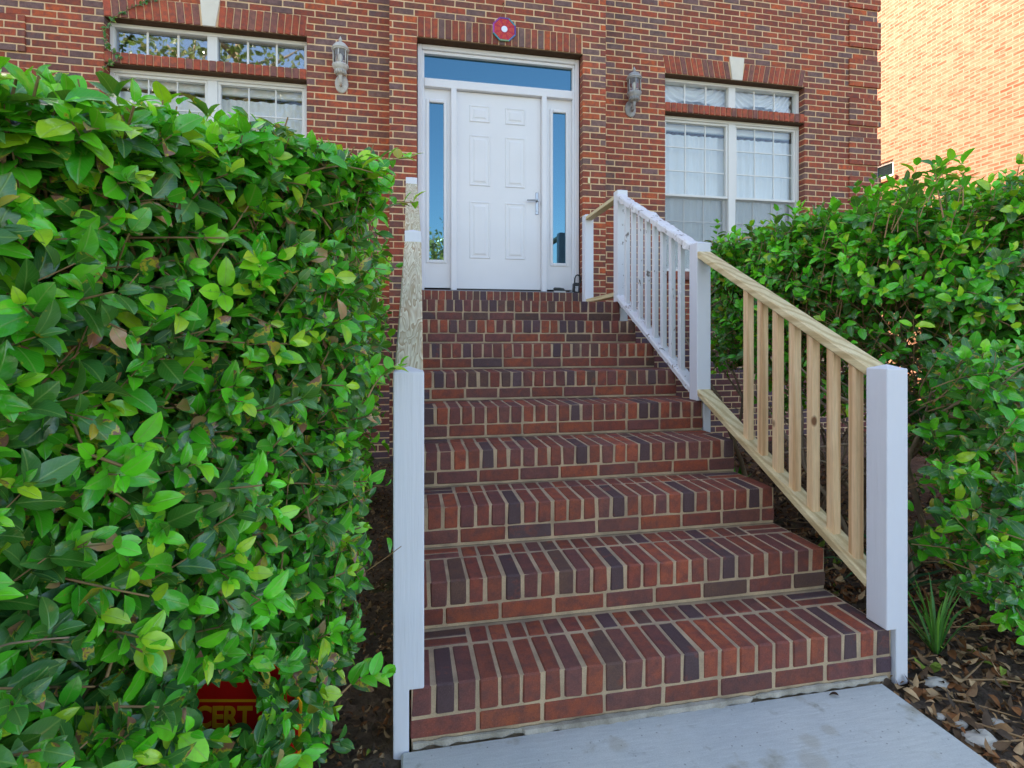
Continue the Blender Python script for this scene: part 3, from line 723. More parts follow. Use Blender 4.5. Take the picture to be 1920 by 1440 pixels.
# left: posts and flat rails seen along their length
notched_post(rl, PAINT_POST, -.046, .045, .0005, -1, 1.616, 1.706, -.06, .172, 1.122)
notched_post(rl, PAINT_POST, -.022, .066, .001, -1, 2.896, 2.984, .5, .848, 1.795)
notched_post(rl, PAINT_POST, -.023, .064, .001, -1, 4.172, 4.26, 1.2, 1.524, 2.458)
p = MB(); wood_post(p, -.023, .064, 5.02, 5.108, 1.524, 2.438); child(p, 'post', PAINT_POST, rl)
for (ya, za, yb, zb, xa, xb) in ((1.703, 1.102, 2.908, 1.722, .0, .022), (2.990, 1.776, 4.175, 2.392, .022, .0205)):
    p = MB(); p.beam((xa, ya, za), (xb, yb, zb), .088, .038, .005); child(p, 'handrail', PLY, rl)
    p = MB(); p.beam((xa, ya, za-.81), (xb, yb, zb-.815), .088, .038, .005); child(p, 'bottom_rail', PLY, rl)
    for i in range(8):
        t = .1+.105*i; y = ya+(yb-ya)*t; p = MB(); p.box(.011-.018, .011+.018, y-.018, y+.018, za+(zb-za)*t-.795, za+(zb-za)*t-.012, .003); child(p, 'baluster', WOOD_BAL, rl)
p = MB(); p.beam((.0205, 4.2595, 2.415), (.0205, 5.0205, 2.402), .070, .036, .004); child(p, 'handrail', PLY, rl)
p = MB(); p.beam((.0205, 4.2595, 1.592), (.0205, 5.0205, 1.586), .070, .036, .004); child(p, 'bottom_rail', PLY, rl)
# ---NEXT---
# ================================================================== SMALL THINGS ON THE FRONT
def lantern(loc, mat, label):
    """coach lantern: plate, arm, cup, glass cage, domed cap, finial"""
    r = tag(empty('wall_lantern', loc), label, 'lantern', 'lanterns on the house front')
    b = MB(); M = Matrix.Rotation(R(90), 4, 'X'); M.translation = Vector((0, 0, -.185))
    b.lathe([(.001, .024), (.034, .022), (.048, .014), (.060, .010), (.066, 0)], 24, M @ Matrix.Diagonal((1, 1.45, 1, 1))); b.build('backplate', mat, r, True)
    a = MB(); ay = -.10
    a.tube([(0, -.02, -.19), (0, -.055, -.225), (0, -.085, -.205), (0, ay, -.165), (0, ay, -.13)], [.013, .014, .016, .017, .022], 12); a.tube([(0, -.02, -.20), (0, -.04, -.165), (0, -.06, -.175)], [.008, .007, .004], 8); a.build('arm', mat, r, True)
    c = MB(); T = Matrix.Translation((0, ay, 0))
    c.lathe([(.010, -.150), (.034, -.142), (.050, -.120), (.044, -.104), (.060, -.092), (.066, -.082), (.078, -.060), (.079, -.050), (.070, -.046)], 28, T)
    for k in range(14):
        an = 2*math.pi*k/14; c.tube([(.040*math.cos(an), ay+.040*math.sin(an), -.140), (.056*math.cos(an), ay+.056*math.sin(an), -.120), (.050*math.cos(an), ay+.050*math.sin(an), -.102)], .006, 6)
    c.build('cup', mat, r, True)
    g_ = MB(); n = 28; V = []; 
    for z in (-.046, .095): V += [(.064*math.cos(2*math.pi*k/n), ay+.064*math.sin(2*math.pi*k/n), z) for k in range(n)]
    g_.add(V, [(k, (k+1) % n, n+(k+1) % n, n+k) for k in range(n)]); g_.build('glass', LGLASS, r, True)
    f = MB()
    for k in range(6):
        an = 2*math.pi*(k+.35)/6; x, y = .069*math.cos(an), ay+.069*math.sin(an); f.tube([(x, y, -.050), (x, y, .10)], .0055, 6)
    f.lathe([(.064, .088), (.076, .088), (.078, .094), (.076, .100), (.064, .100)], 28, T); f.build('cage', mat, r, True)
    d = MB(); d.lathe([(.080, .099), (.086, .106), (.080, .116), (.070, .136), (.052, .158), (.030, .172), (.012, .176), (.009, .186), (.017, .194), (.019, .203), (.010, .216), (.004, .232), (.001, .240)], 28, T); d.build('cap', mat, r, True)
    bl = MB(); bl.lathe([(.008, -.04), (.010, -.01), (.020, .02), (.022, .04), (.014, .06), (.002, .07)], 12, T); bl.build('bulb', STONE, r, True)
lantern((-.660, WY+.0, 3.945), LANT, 'pale weathered coach lantern on the brick wall beside the window above the left hedge')
lantern((2.415, WY+.0, 3.945), LANT2, 'tarnished grey coach lantern on the brick wall right of the front door')

# octagonal wall charm over the door
orn = tag(empty('wall_ornament', (.953, PY-.012, 4.358)), 'red octagonal wall ornament with round mirror hanging above the front door', 'ornament')
ATTR2 = mat_attr('glossy_ornament', .25, .5)
def disc(mb, rad, y0, y1, n, col, rot=0, rin=0):
    P = [(rad*math.cos(2*math.pi*(k+rot)/n), rad*math.sin(2*math.pi*(k+rot)/n)) for k in range(n)]
    if not rin: mb.prism([(x, z) for x, z in P], y0, y1, col)
    else:
        Q = [(x*rin/rad, z*rin/rad) for x, z in P]
        for k in range(n): mb.prism([Q[k], P[k], P[(k+1) % n], Q[(k+1) % n]], y0, y1, col[k % len(col)] if isinstance(col, list) else col)
def add_disc(name, mat, *a, **k): m = MB(); disc(m, *a, **k); return m.build(name, mat, orn)
add_disc('plate', ATTR2, .120, -.008, .004, 8, (*srgb(196, 32, 52), 1), rot=.5)
add_disc('rim', ATTR2, .128, -.012, .003, 8, [(*srgb(*c), 1) for c in ((70, 150, 160), (110, 70, 150), (150, 60, 150), (170, 70, 170), (60, 140, 150), (130, 160, 120), (80, 120, 170), (90, 60, 150))], rot=.5, rin=.113)
add_disc('mirror', mat_plain('ornament_mirror', (.82, .88, .92), .15, .2, 0), .031, -.015, -.0085, 28, None)
t = MB()
for k in range(8):
    an = 2*math.pi*k/8
    for rr_ in (.050, .064, .078, .092):
        M = Matrix.Rotation(-an, 4, 'Y'); hw = .008+rr_*.16; t.box(-hw, hw, -.0105, -.0085, rr_-.0028, rr_+.0028, 0, (*srgb(226, 92, 40), 1), M)
t.build('marking', ATTR2, orn)
c_ = MB(); c_.tube([(-.045, .0, .112), (-.012, .0, .205), (-.010, -.004, .262)], .0022, 5); c_.tube([(.045, .0, .112), (-.006, .0, .205), (-.010, -.004, .262)], .0022, 5); c_.build('cord', TWIG, orn)
c_ = MB(); c_.tube([(-.010, .02, .262), (-.010, -.016, .262)], .006, 8); c_.build('nail', RUST, orn)

b = tag(empty('doorbell', (1.860, PY-.002, 2.880)), 'small cream doorbell plate on the brick pier right of the door', 'doorbell')
m = MB(); m.box(-.012, .012, -.010, .0, -.034, .034, .003); m.build('plate', mat_plain('cream_plastic', srgb(236, 220, 170), .5, 0, .1), b)
m = MB(); m.lathe([(.006, 0), (.006, .004), (.001, .005)], 12, Matrix.Translation((0, -.0105, .008)) @ Matrix.Rotation(R(90), 4, 'X')); m.build('button', VINYL, b)

# key lock box standing by the door frame
kb = tag(empty('key_lockbox', (1.727, PY+.045, 1.6905)), 'black combination key lockbox with shackle standing on the sill by the door', 'lockbox')
kb.rotation_euler = (0, R(4), 0)
m = MB(); m.prism([(-.022, .0), (.022, .0), (.034, .012), (.034, .098), (.022, .112), (-.022, .112), (-.034, .098), (-.034, .012)], -.026, .016); m.build('body', BLACK, kb)
m = MB(); m.box(-.0, .020, -.031, -.0265, .018, .075, .002); m.build('dial_panel', mat_plain('grey_plastic', (.25, .26, .28), .4), kb)
for i in range(4):
    m = MB(); m.box(-.016, .014, -.036, -.0315, .020+.014*i, .029+.014*i, .0015); m.build('dial', mat_plain('light_plastic', (.6, .62, .65), .4, 0, 0) if i == 0 else bpy.data.materials['light_plastic'], kb)
m = MB(); m.tube([(-.018, -.004, .108), (-.018, -.004, .16), (-.008, -.004, .188), (.012, -.004, .197), (.032, -.004, .188), (.042, -.004, .165), (.044, -.004, .135)], .0075, 10); m.build('shackle', BLACK, kb, True)
m = MB(); m.box(.032, .056, -.016, .010, .112, .140, .003); m.build('latch', BLACK, kb)
ds = tag(empty('door_stop', (1.545, PY+.03, 1.6905)), 'small dark rounded door stop on a pale base lying on the sill', 'door stop')
m = MB(); m.tube([(-.062, 0, .040), (-.050, 0, .044), (0, 0, .042), (.046, 0, .036), (.06, 0, .032)], [.006, .015, .017, .016, .006], 12); m.build('grip', mat_plain('dark_rubber', (.05, .06, .06), .6), ds, True)
m = MB(); m.box(-.058, .066, -.022, .022, .0, .022, .005); m.build('base', mat_plain('pale_plastic', (.5, .52, .52), .5), ds)

# ================================================================== NEIGHBOUR
NX = 10.0
nb = tag(empty('neighbour_house', (NX, 6, 0)), 'tall sunlit orange brick side of the house next door with a small white window', 'house')
WN0, WN1, WNZ0, WNZ1 = 9.47, 9.98, 4.63, 4.98
m = MB()
for (a, b_, c, d) in ((3.2, WN0, -.2, 11), (WN1, 19, -.2, 11), (WN0, WN1, -.2, WNZ0), (WN0, WN1, WNZ1, 11)): m.box(NX, NX+.3, a, b_, c, d)
m.box(NX+.3, 19, 3.2, 3.5, -.2, 11); m.box(NX+.3, 19, 18.7, 19, -.2, 11)
child(m, 'wall', FAR, nb)
m = MB(); m.add([(NX-.3, 2.9, 11), (19.3, 2.9, 11), (19.3, 19.3, 11), (NX-.3, 19.3, 11), (14.6, 2.9, 13.5), (14.6, 19.3, 13.5)], [(0, 3, 5, 4), (1, 4, 5, 2), (0, 4, 1), (2, 5, 3), (0, 1, 2, 3)]); child(m, 'roof', LIGHTROOF, nb)
m = MB()
for (a, b_, c, d) in ((WN0, WN1, WNZ1-.05, WNZ1-.06+.055), (WN0, WN1, WNZ0, WNZ0+.06), (WN0, WN0+.06, WNZ0+.06, WNZ1-.05), (WN1-.06, WN1, WNZ0+.06, WNZ1-.05)): m.box(NX+.04, NX+.12, a+.003, b_-.003, c+.002, d, .004)
wf = child(m, 'window', VINYL, nb)
m = MB(); m.box(NX+.07, NX+.075, WN0+.06, WN1-.06, WNZ0+.06, WNZ1-.05); m.build('pane', GLASS_DOOR, wf)
m = MB(); m.box(NX-.04, NX+.03, WN0-.08, WN1+.08, WNZ0-.075, WNZ0-.002, .004); child(m, 'sill', mat_plain('brick_sill', srgb(190, 110, 76), .8), nb)
m = MB(); m.box(NX-.004, NX-.0005, 6.925, 6.937, 0, 11); child(m, 'movement_joint', mat_plain('sealant', srgb(214, 176, 140), .8), nb)

# ================================================================== FOLIAGE
def leaf_template(ns=6, aspect=.47, fold=.32, curl=.18, wave=.0):
    """pointed oval leaf along +x, unit length, folded on the midrib; returns verts, quads, uv"""
    t = np.linspace(0, 1, ns+1); wd = aspect*.5*np.sin(np.pi*np.clip(t, 0, 1)**.86)**.62; wd[0] = .012; wd[-1] = .002
    V = []; U = []
    for i, (a, h) in enumerate(zip(t, wd)):
        zc = -curl*a*a + .04*math.sin(a*3); wv = wave*math.sin(a*13)
        V += [(a, -h, zc+fold*h+wv*h), (a, 0, zc), (a, h, zc+fold*h-wv*h)]; U += [(a, .5-h/aspect), (a, .5), (a, .5+h/aspect)]
    F = []
    for i in range(ns): F += [(3*i, 3*i+3, 3*i+4, 3*i+1), (3*i+1, 3*i+4, 3*i+5, 3*i+2)]
    return np.array(V), np.array(F), np.array(U)
LT = [leaf_template(5, .56, .26, .14), leaf_template(5, .52, .4, .28, .1), leaf_template(5, .60, .14, .05), leaf_template(5, .5, .55, .22)]
LTF = [leaf_template(9, .57, .24, .16, .06), leaf_template(9, .53, .38, .26, .12), leaf_template(9, .60, .14, .08, .08), leaf_template(9, .52, .5, .2, .1)]

def unit(v): return v/np.maximum(1e-9, np.linalg.norm(v, axis=-1, keepdims=True))
def leaf_mats(P, D, N, L):
    X = unit(D); Y = unit(np.cross(N, X)); Z = np.cross(X, Y)
    return np.stack([X, Y, Z], 2)*L[:, None, None], P

OLD = [srgb(58, 126, 62), srgb(68, 138, 62), srgb(50, 112, 66), srgb(80, 146, 72), srgb(58, 134, 52)]
MID = [srgb(66, 196, 44), srgb(84, 206, 48), srgb(56, 180, 46)]
NEW = [srgb(112, 236, 52), srgb(92, 228, 48), srgb(146, 238, 56), srgb(184, 236, 60)]
def leaf_color(kind, n=1):
    pal = {0: OLD, 1: MID, 2: NEW}[kind]; c = np.array(random.choice(pal))*random.uniform(.8, 1.15)
    r = random.random()
    al = random.random()**2*.95 if kind == 0 else (random.random()*.35 if kind == 1 else 0)
    if r < .007: c = np.array(srgb(206, 160, 122)); al = .2
    elif r < .018: c = np.array(srgb(186, 170, 60)); al = .6
    return (*c, al)

def grow(surface, n_shoots, size, seed, ragged=.10, inner=.0, up=.35, keep=None, lean=None, lenr=(.10, .24)):
    """leafy shoots standing on a surface; surface() gives a point and its outward normal.  Returns leaf arrays and twig paths"""
    random.seed(seed); P = []; D = []; N = []; L = []; C = []; tw = []
    for _ in range(n_shoots):
        p, n = surface(); n = Vector(n)
        deep = random.random()
        d = (n*random.uniform(.5, 1.1) + Vector((0, 0, up-.12+random.uniform(-.3, .4))) + Vector((random.gauss(0, .38), random.gauss(0, .38), random.gauss(0, .25))))
        if lean: d += Vector(lean)
        d.normalize(); ln = random.uniform(*lenr)
        if random.random() < .06: ln *= 1.7
        p = Vector(p) - n*(.04+ragged*deep*1.6) - d*ln*.45
        young = random.random() < .40+.35*max(0, min(1, (p.z-1.2)/.4)); bend = Vector((random.gauss(0, .25), random.gauss(0, .25), random.gauss(-.05, .2)))
        k = max(2, int(ln/(.034*size/.065))); n_before = len(P); a = d.orthogonal().normalized(); b = d.cross(a); ph = random.uniform(0, 6.28)
        pts = []
        for i in range(k+1):
            t = i/k; q = p+d*(ln*t)+bend*(ln*t*t*.35); pts.append(q)
            if i == 0 and k > 2: continue
            s = (d+bend*(.7*t)).normalized(); pairs = 2 if i < k else 3
            for j in range(pairs):
                an = ph+i*1.57+j*(math.pi if i < k else 2.09)+random.gauss(0, .25)
                lat = a*math.cos(an)+b*math.sin(an); o = .8 if i < k else random.uniform(.25, .7)
                dd = lat*o+s*(.55 if i < k else .75)+Vector((random.gauss(0, .14), random.gauss(0, .14), random.gauss(-.05, .18)))
                nn = s*.9-lat*.35+Vector((0, 0, .30))+n*.45+Vector((random.gauss(0, .15),)*3)
                sz = size*random.uniform(.62, 1.28)*(1 if i < k else random.uniform(.55, .95))
                pos = q+dd.normalized()*.006
                if keep and not keep(pos, dd, sz): continue
                P.append(pos); D.append(dd); N.append(nn); L.append(sz)
                if young and i >= k-1: kd = 2 if random.random() < (.75 if i == k else .40) else 1
                elif young: kd = 1 if random.random() < .6 else 0
                else: kd = 0 if random.random() < .72 else 1
                C.append(leaf_color(kd))
        if len(P) > n_before: tw.append(([p-d*.10*random.random()]+pts, .0014+.0016*random.random()))
    return [np.array(x, float) for x in (P, D, N, L, C)], tw

def emit_leaves(root, leaves, n_single, rest_name):
    """the leaves that show largest are parts; the others one piece"""
    P, D, N, L, C = leaves; Rm, T = leaf_mats(P, D, N, L)
    ctr = P + unit(D)*L[:, None]*.5; d = ctr[:, 0]*SN+ctr[:, 1]*CS; r = ctr[:, 0]*CS-ctr[:, 1]*SN
    u = 960+FPX*r/np.maximum(d, .05); v = 633.25-FPX*(ctr[:, 2]-ZC)/np.maximum(d, .05)
    tocam = unit(np.array([[0, 0, ZC]])-ctr); facing = np.abs((Rm[:, :, 2]/L[:, None]*tocam).sum(1))
    inframe = (d > .2) & (u > 5) & (u < 1915) & (v > 5) & (v < 1435)
    # rough depth test on a coarse grid: prefer the leaf nearest the camera in its cell
    sc = np.where(inframe, (L/np.maximum(d, .1))**2*(.25+facing), 0)
    gx = (u/26).astype(int); gy = (v/26).astype(int); near = {}
    for i in np.where(inframe)[0]:
        kx = (gx[i], gy[i])
        if kx not in near or d[i] < near[kx]: near[kx] = d[i]
    for i in np.where(inframe)[0]:
        if d[i] > near[(gx[i], gy[i])]+.03: sc[i] *= .05
    order = np.argsort(-sc); single = order[:n_single]; rest = order[n_single:]
    loc = Vector(root.location); cache = []
    for q in range(28):
        tv, tf, tu = LTF[q % 4]; c = leaf_color([2, 1, 2, 0][(q//4) % 4])
        me = fast_mesh('leaf', tv, tf, np.tile(np.array(c), (len(tv), 1)), tu); me.materials.append(LEAF); cache.append((c, me))
    cc = np.array([c[:3] for c, _ in cache])
    for i in single:
        k = np.argsort(((cc-C[i, :3])**2).sum(1))[:3]; me = cache[random.choice(list(k))][1]
        o = bpy.data.objects.new('leaf', me); COL.objects.link(o); o.parent = root
        M = Matrix(Rm[i].tolist()).to_4x4(); M.translation = Vector(T[i])-loc; o.matrix_local = M
    Vs = []; Fs = []; Us = []; Cs = []; base = 0; tid = np.array([random.randrange(4) for _ in rest])
    for q in range(4):
        ii = rest[tid == q]
        if not len(ii): continue
        tv, tf, tu = LT[q]; W = np.einsum('nij,vj->nvi', Rm[ii], tv)+T[ii][:, None, :]; n, m = len(ii), len(tv)
        Vs.append(W.reshape(-1, 3)); Fs.append((tf[None]+(np.arange(n)*m)[:, None, None]).reshape(-1, 4)+base); Us.append(np.tile(tu, (n, 1))); Cs.append(np.repeat(C[ii], m, 0)); base += n*m
    o = link(rest_name, fast_mesh(rest_name, np.concatenate(Vs)-np.array(loc), np.concatenate(Fs), np.concatenate(Cs), np.concatenate(Us)), LEAF, root); tag(o, kind='stuff')

def emit_twigs(root, tw, name, mat, n=4, xmin=-99):
    m = MB()
    for pts, r in tw:
        if min(k[0] for k in pts) < xmin: continue
        pp = [q for q in (proj(k) for k in pts) if q]
        if any(340 < q[0] < 600 and 1230 < q[1] < 1430 and q[2] < 1.55 for q in pp): continue
        m.tube(pts, [r*(1.25-.7*i/len(pts)) for i in range(len(pts))], n, cap=False)
    o = m.build(name, mat, root, True); o.location = -Vector(root.location); tag(o, kind='stuff'); return o

# ---- left hedge: face runs from near left to the foot of the stair, then back along it
hedge = tag(empty('hedge', (-.6, 1.8, 0)), 'large glossy broad-leaved hedge filling the left side in front of the stairs', 'hedge')
FA, FB = np.array([-.86, .40]), np.array([-.115, 1.60])
def HT(x): return 1.565+.13*max(0, min(1.2, (x+.6)/.5))
def bulge(x, y, z): return .07*mnoise.noise((x*2.6, y*2.6, z*2.6)) + .03*mnoise.noise((x*7, y*7, z*7))
def hedge_surface():
    r = random.random()
    if r < .62:                                                    # front face
        t = random.random(); q = FA+(FB-FA)*t; z = random.uniform(.02, HT(q[0])); n = Vector((.62, -.78, .0)) if False else Vector((FB[1]-FA[1], -(FB[0]-FA[0]), 0)).normalized()
        under = max(0, .55-z)*.22; top = max(0, z-HT(q[0])+.1); k = bulge(q[0], q[1], z)-under-top*.35
        return (q[0]+n.x*k, q[1]+n.y*k, z), (n.x, n.y, .12+top*2)
    if r < .84:                                                    # top, rising a little away from the camera
        t = random.random(); q = FA+(FB-FA)*t; s = random.random()**1.6*1.7
        x, y = q[0]-.45*s*.3-.10*s, q[1]+s; z = HT(q[0])+.03*s+bulge(x, y, 2)*.8+.02
        return (x, y, z), (.2, -.6, .9)
    y = random.uniform(1.55, 4.3); z = random.uniform(.05, 1.72)   # side along the stair
    x = -.125-.03*(y-1.6)+bulge(0, y, z)*.8-max(0, .9-z)*.12-(.05 if z < 1.2 else 0)
    return (x, y, z), (1, -.25, .1)
SIGN_C = (-.414, 1.425, .252)
def keep_left(p, d, sz):
    q = proj(p+d.normalized()*sz*.6)
    if q is None or q[2] < .5: return False
    tip = proj(p+d.normalized()*sz)
    if tip:
        tops = ((-400, 70), (0, 98), (250, 142), (400, 186), (560, 240), (650, 276), (900, 300))
        for (ua, va), (ub, vb) in zip(tops, tops[1:]):
            if ua <= tip[0] < ub and tip[1] < va+(vb-va)*(tip[0]-ua)/(ub-ua)-6: return False
    q0 = proj(p)
    q2 = proj(p+d.normalized()*sz)
    for (u, v, dd) in (q, q0, q2):
        if 366 < u < 588 and 1232 < v < 1428 and dd < 1.55:
            # a window onto the sign: only some leaves hang across it
            if 362 < u < 476 and 1280 < v < 1362: return False
            if random.random() < .16: return False
        if u > 742 and v > 300 and dd < 1.72: return random.random() < (.12 if v < 830 else .0)
        if u > 700 and v > 860 and dd < 3: return random.random() < .06
    return True
lv, tw = grow(hedge_surface, 3300, .056, 11, .11, up=.30, keep=keep_left, lenr=(.09, .21))
# shoots reaching out of the top and towards the camera
def crest_surface():
    t = random.random(); q = FA+(FB-FA)*t; s = random.uniform(-.05, .25); x, y = q[0]-.1*s, q[1]+s
    return (x, y, HT(q[0])+.0+bulge(x, y, 2)*.6), (.35, -.75, .6)
lv2, tw2 = grow(crest_surface, 420, .060, 12, .03, up=.35, keep=keep_left, lean=(.35, -.1, -.05), lenr=(.08, .20))
# long shoots hanging out over the left post
def sprig(p0, p1, n, sz, P, D, N, L, C, tw):
    p0, p1 = Vector(p0), Vector(p1); d = (p1-p0).normalized(); a = d.cross(Vector((0, 0, 1))).normalized(); b = a.cross(d); pts = []
    for i in range(n+1):
        t = i/n; q = p0.lerp(p1, t)+b*(.02*math.sin(t*3.1)); pts.append(q)
        for sgn in (-1, 1):
            if i == 0: continue
            an = i*1.4+random.uniform(-.3, .3); lat = (a*math.cos(an)+b*abs(math.sin(an))*.8)*sgn
            P.append(q); D.append(lat*.8+d*.6+b*.25); N.append(b+d*.4-lat*.2+Vector((0, -.4, 0))); L.append(sz*random.uniform(.75, 1.15)); C.append(leaf_color(2 if i > n-2 else random.choice((1, 1, 0))))
    tw.append((pts, .0022))
random.seed(77); SP = [[], [], [], [], []]; tws = []
for (p0, p1, n_, sz) in (((-.180, 1.512, 1.642), (-.001, 1.649, 1.767), 7, .062), ((-.110, 1.55, 1.543), (.014, 1.688, 1.644), 5, .05), ((-.107, 1.467, 1.064), (-.022, 1.532, 1.141), 4, .05), ((-.162, 1.355, .355), (-.063, 1.367, .372), 4, .06), ((-.253, 1.323, 1.603), (-.095, 1.495, 1.671), 6, .058)): sprig(p0, p1, n_, sz, *SP, tws)
lvs = [np.array(x, float) for x in SP]
# sprays hanging over the yard sign
def sign_cover():
    k = random.random()
    if k < .55: sx, h = random.uniform(.03, .15), random.uniform(-.15, .14)
    elif k < .78: sx, h = random.uniform(-.14, .05), random.uniform(.09, .17)
    else: sx, h = random.uniform(-.15, .06), random.uniform(-.18, -.09)
    f = random.uniform(.05, .14); return (SIGN_C[0]+CS*sx-SN*f, SIGN_C[1]-SN*sx-CS*f, max(.05, SIGN_C[2]+h)), (-.1, -1, .15)
lvc, twc = grow(sign_cover, 85, .050, 19, .01, keep=keep_left, lenr=(.05, .10))
# darker leaves inside
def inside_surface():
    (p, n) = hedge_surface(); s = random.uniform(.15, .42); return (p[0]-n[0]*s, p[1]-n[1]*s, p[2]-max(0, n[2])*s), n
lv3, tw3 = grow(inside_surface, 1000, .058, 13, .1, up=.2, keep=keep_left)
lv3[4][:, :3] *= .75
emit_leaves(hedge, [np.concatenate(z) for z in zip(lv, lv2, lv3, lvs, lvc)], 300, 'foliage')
emit_twigs(hedge, tw+tw2+tw3+tws, 'twigs', TWIG)
def branches(root, stems, name, mat, seed, n=7, ok=lambda q: True):
    random.seed(seed); m = MB()
    def go(p, d, ln, r, depth):
        pts = [p]; q = Vector(p); dd = Vector(d)
        for i in range(5):
            dd = (dd+Vector((random.gauss(0, .17), random.gauss(0, .17), random.gauss(.02, .12)))).normalized(); q = q+dd*(ln/5)
            if not ok(q): return
            pts.append(q.copy())
        m.tube(pts, [r*(1-.1*i) for i in range(6)], n if r > .006 else 5, cap=False)
        if depth > 0:
            for _ in range(random.choice((2, 3))):
                i = random.choice((3, 4, 5)); nd = (dd+Vector((random.gauss(0, .6), random.gauss(0, .6), random.gauss(.15, .35)))).normalized(); go(pts[i], nd, ln*random.uniform(.55, .85), r*.58, depth-1)
    for p, d, ln, r in stems: go(Vector(p), Vector(d).normalized(), ln, r, 3)
    o = m.build(name, mat, root, True); o.location = -Vector(root.location); return o
st = []
random.seed(5)
for t in (.05, .2, .34, .48, .6):
    q = FA+(FB-FA)*t; st.append(((q[0]-.34, q[1]+.42, -.04), (random.uniform(-.35, .1), random.uniform(-.4, .1), 1.2), .5, .012))
branches(hedge, st, 'branch', BARK, 21, ok=lambda q: q.x < -.1)

# ---- yard sign tucked into the hedge
ys = tag(empty('yard_sign', (SIGN_C[0], SIGN_C[1], 0)), 'red security yard sign with yellow letters half buried in the left hedge', 'sign')
ang = math.atan2(SIGN_C[0], SIGN_C[1]); ys.rotation_euler = (R(-4), 0, -YAW)
RED = mat_plain('sign_red', srgb(214, 22, 20), .45, 0, .2); YEL = mat_plain('sign_yellow', srgb(250, 176, 30), .45, 0, .1)
hw, hh = .148, .148; zc = SIGN_C[2]
def octo(k, kx=1): return [(-hw*k, zc-.068*k), (-.085*k, zc-hh*k), (.085*k, zc-hh*k), (hw*k, zc-.068*k), (hw*k, zc+.050*k), (.085*k, zc+hh*k), (-.085*k, zc+hh*k), (-hw*k, zc+.050*k)]
m = MB(); m.prism(octo(1), 0, .004); m.build('border', YEL, ys)
m = MB(); m.prism(octo(.955), -.0015, .001); m.build('panel', RED, ys)
m = MB(); x0, x1, z0, z1, tt = -.128, .128, zc-.022, zc+.062, .006
for (a, b_, c, d) in ((x0+.02, x1-.02, z1-tt, z1), (x0+.02, x1-.02, z0, z0+tt), (x0, x0+tt, z0+.02, z1-.02), (x1-tt, x1, z0+.02, z1-.02)): m.box(a, b_, -.0032, -.0016, c, d)
for sx, xx in ((1, x0), (-1, x1)):
    for sz, zz in ((1, z0), (-1, z1)): m.prism([(xx, zz+sz*.02), (xx+sx*.02, zz), (xx+sx*.02, zz+sz*tt), (xx+sx*tt, zz+sz*.02)], -.0032, -.0016)
m.build('frame', YEL, ys)
cu = bpy.data.curves.new('lettering', 'FONT'); cu.body = 'CERT'; cu.size = .070; cu.extrude = .0008; cu.offset = .0022; cu.space_character = .98
tmp = bpy.data.objects.new('lettering', cu); COL.objects.link(tmp); dg = bpy.context.evaluated_depsgraph_get(); me = bpy.data.meshes.new_from_object(tmp.evaluated_get(dg)); bpy.data.objects.remove(tmp)
lo = link('lettering', me, YEL, ys); lo.rotation_euler = (R(90), 0, 0); lo.location = (-.119, -.0026, zc-.004); lo.scale = (.86, 1, 1)
m = MB(); m.box(-.075, .075, -.0032, -.0016, zc-.128, zc-.118); m.build('stripe', YEL, ys)
m = MB(); m.tube([(0, .008, -.15), (0, .008, zc)], .006, 8); m.build('stake', ALU, ys)

# ---- right shrub: a crown held up on bare stems
shrub = tag(empty('shrub', (3.0, 2.9, 0)), 'big rounded evergreen shrub on bare twisted stems right of the stair railing', 'shrub')
CX, CY = 3.05, 2.95
def shrub_surface():
    while True:
        a = random.uniform(0, 2*math.pi); r = random.random()
        ca, sa = math.cos(a), math.sin(a)
        if sa > .55 and random.random() < .7: continue
        ex, ey = 1.02, 1.30
        if r < .36:                                                # top
            k = math.sqrt(random.random()); x, y = CX+ex*ca*k, CY+ey*sa*k; z = 1.80+.20*(1-k*k)+.10*max(0, (2.6-y))-.04*max(0, y-3)+bulge(x, y, 1)*1.3
            return (x, y, z), (ca*.3*k, sa*.3*k-.2, 1)
        front = max(0, -sa)
        zlow = 1.02-.75*max(0, front-.25)-.35*max(0, ca)
        z = random.uniform(zlow, 1.86); k = 1-.05*abs(z-1.4)**2*3+bulge(ca*2, sa*2, z)*1.2
        if z < zlow+.25 and random.random() < .35: continue
        return (CX+ex*ca*k, CY+ey*sa*k, z), (ca, sa, .15)
def keep_right(p, d, sz):
    q = proj(p+d.normalized()*sz*.5)
    if q is None: return False
    u, v, dd = q
    if u < 1700 and v > 640 and dd < 2.6: return random.random() < .10
    if 1500 < u < 1730 and 560 < v < 980: return random.random() < .24
    return p.x > 1.86
lv, tw = grow(shrub_surface, 2700, .060, 31, .12, up=.30, keep=keep_right, lenr=(.09, .20))
def shrub_crest():
    x, y = CX+random.uniform(-.95, 1.0), CY+random.uniform(-1.25, .6); k = min(1, ((x-CX)/1.02)**2+((y-CY)/1.3)**2)
    return (x, y, 1.84+.20*(1-k)+.10*max(0, 2.6-y)), (0, -.2, 1)
lv2, tw2 = grow(shrub_crest, 130, .064, 32, .02, up=.5, keep=keep_right, lenr=(.12, .26))
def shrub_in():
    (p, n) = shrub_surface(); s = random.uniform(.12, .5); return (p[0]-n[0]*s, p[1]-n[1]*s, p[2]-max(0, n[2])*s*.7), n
lv3, tw3 = grow(shrub_in, 1500, .060, 33, .1, keep=keep_right); lv3[4][:, :3] *= .8
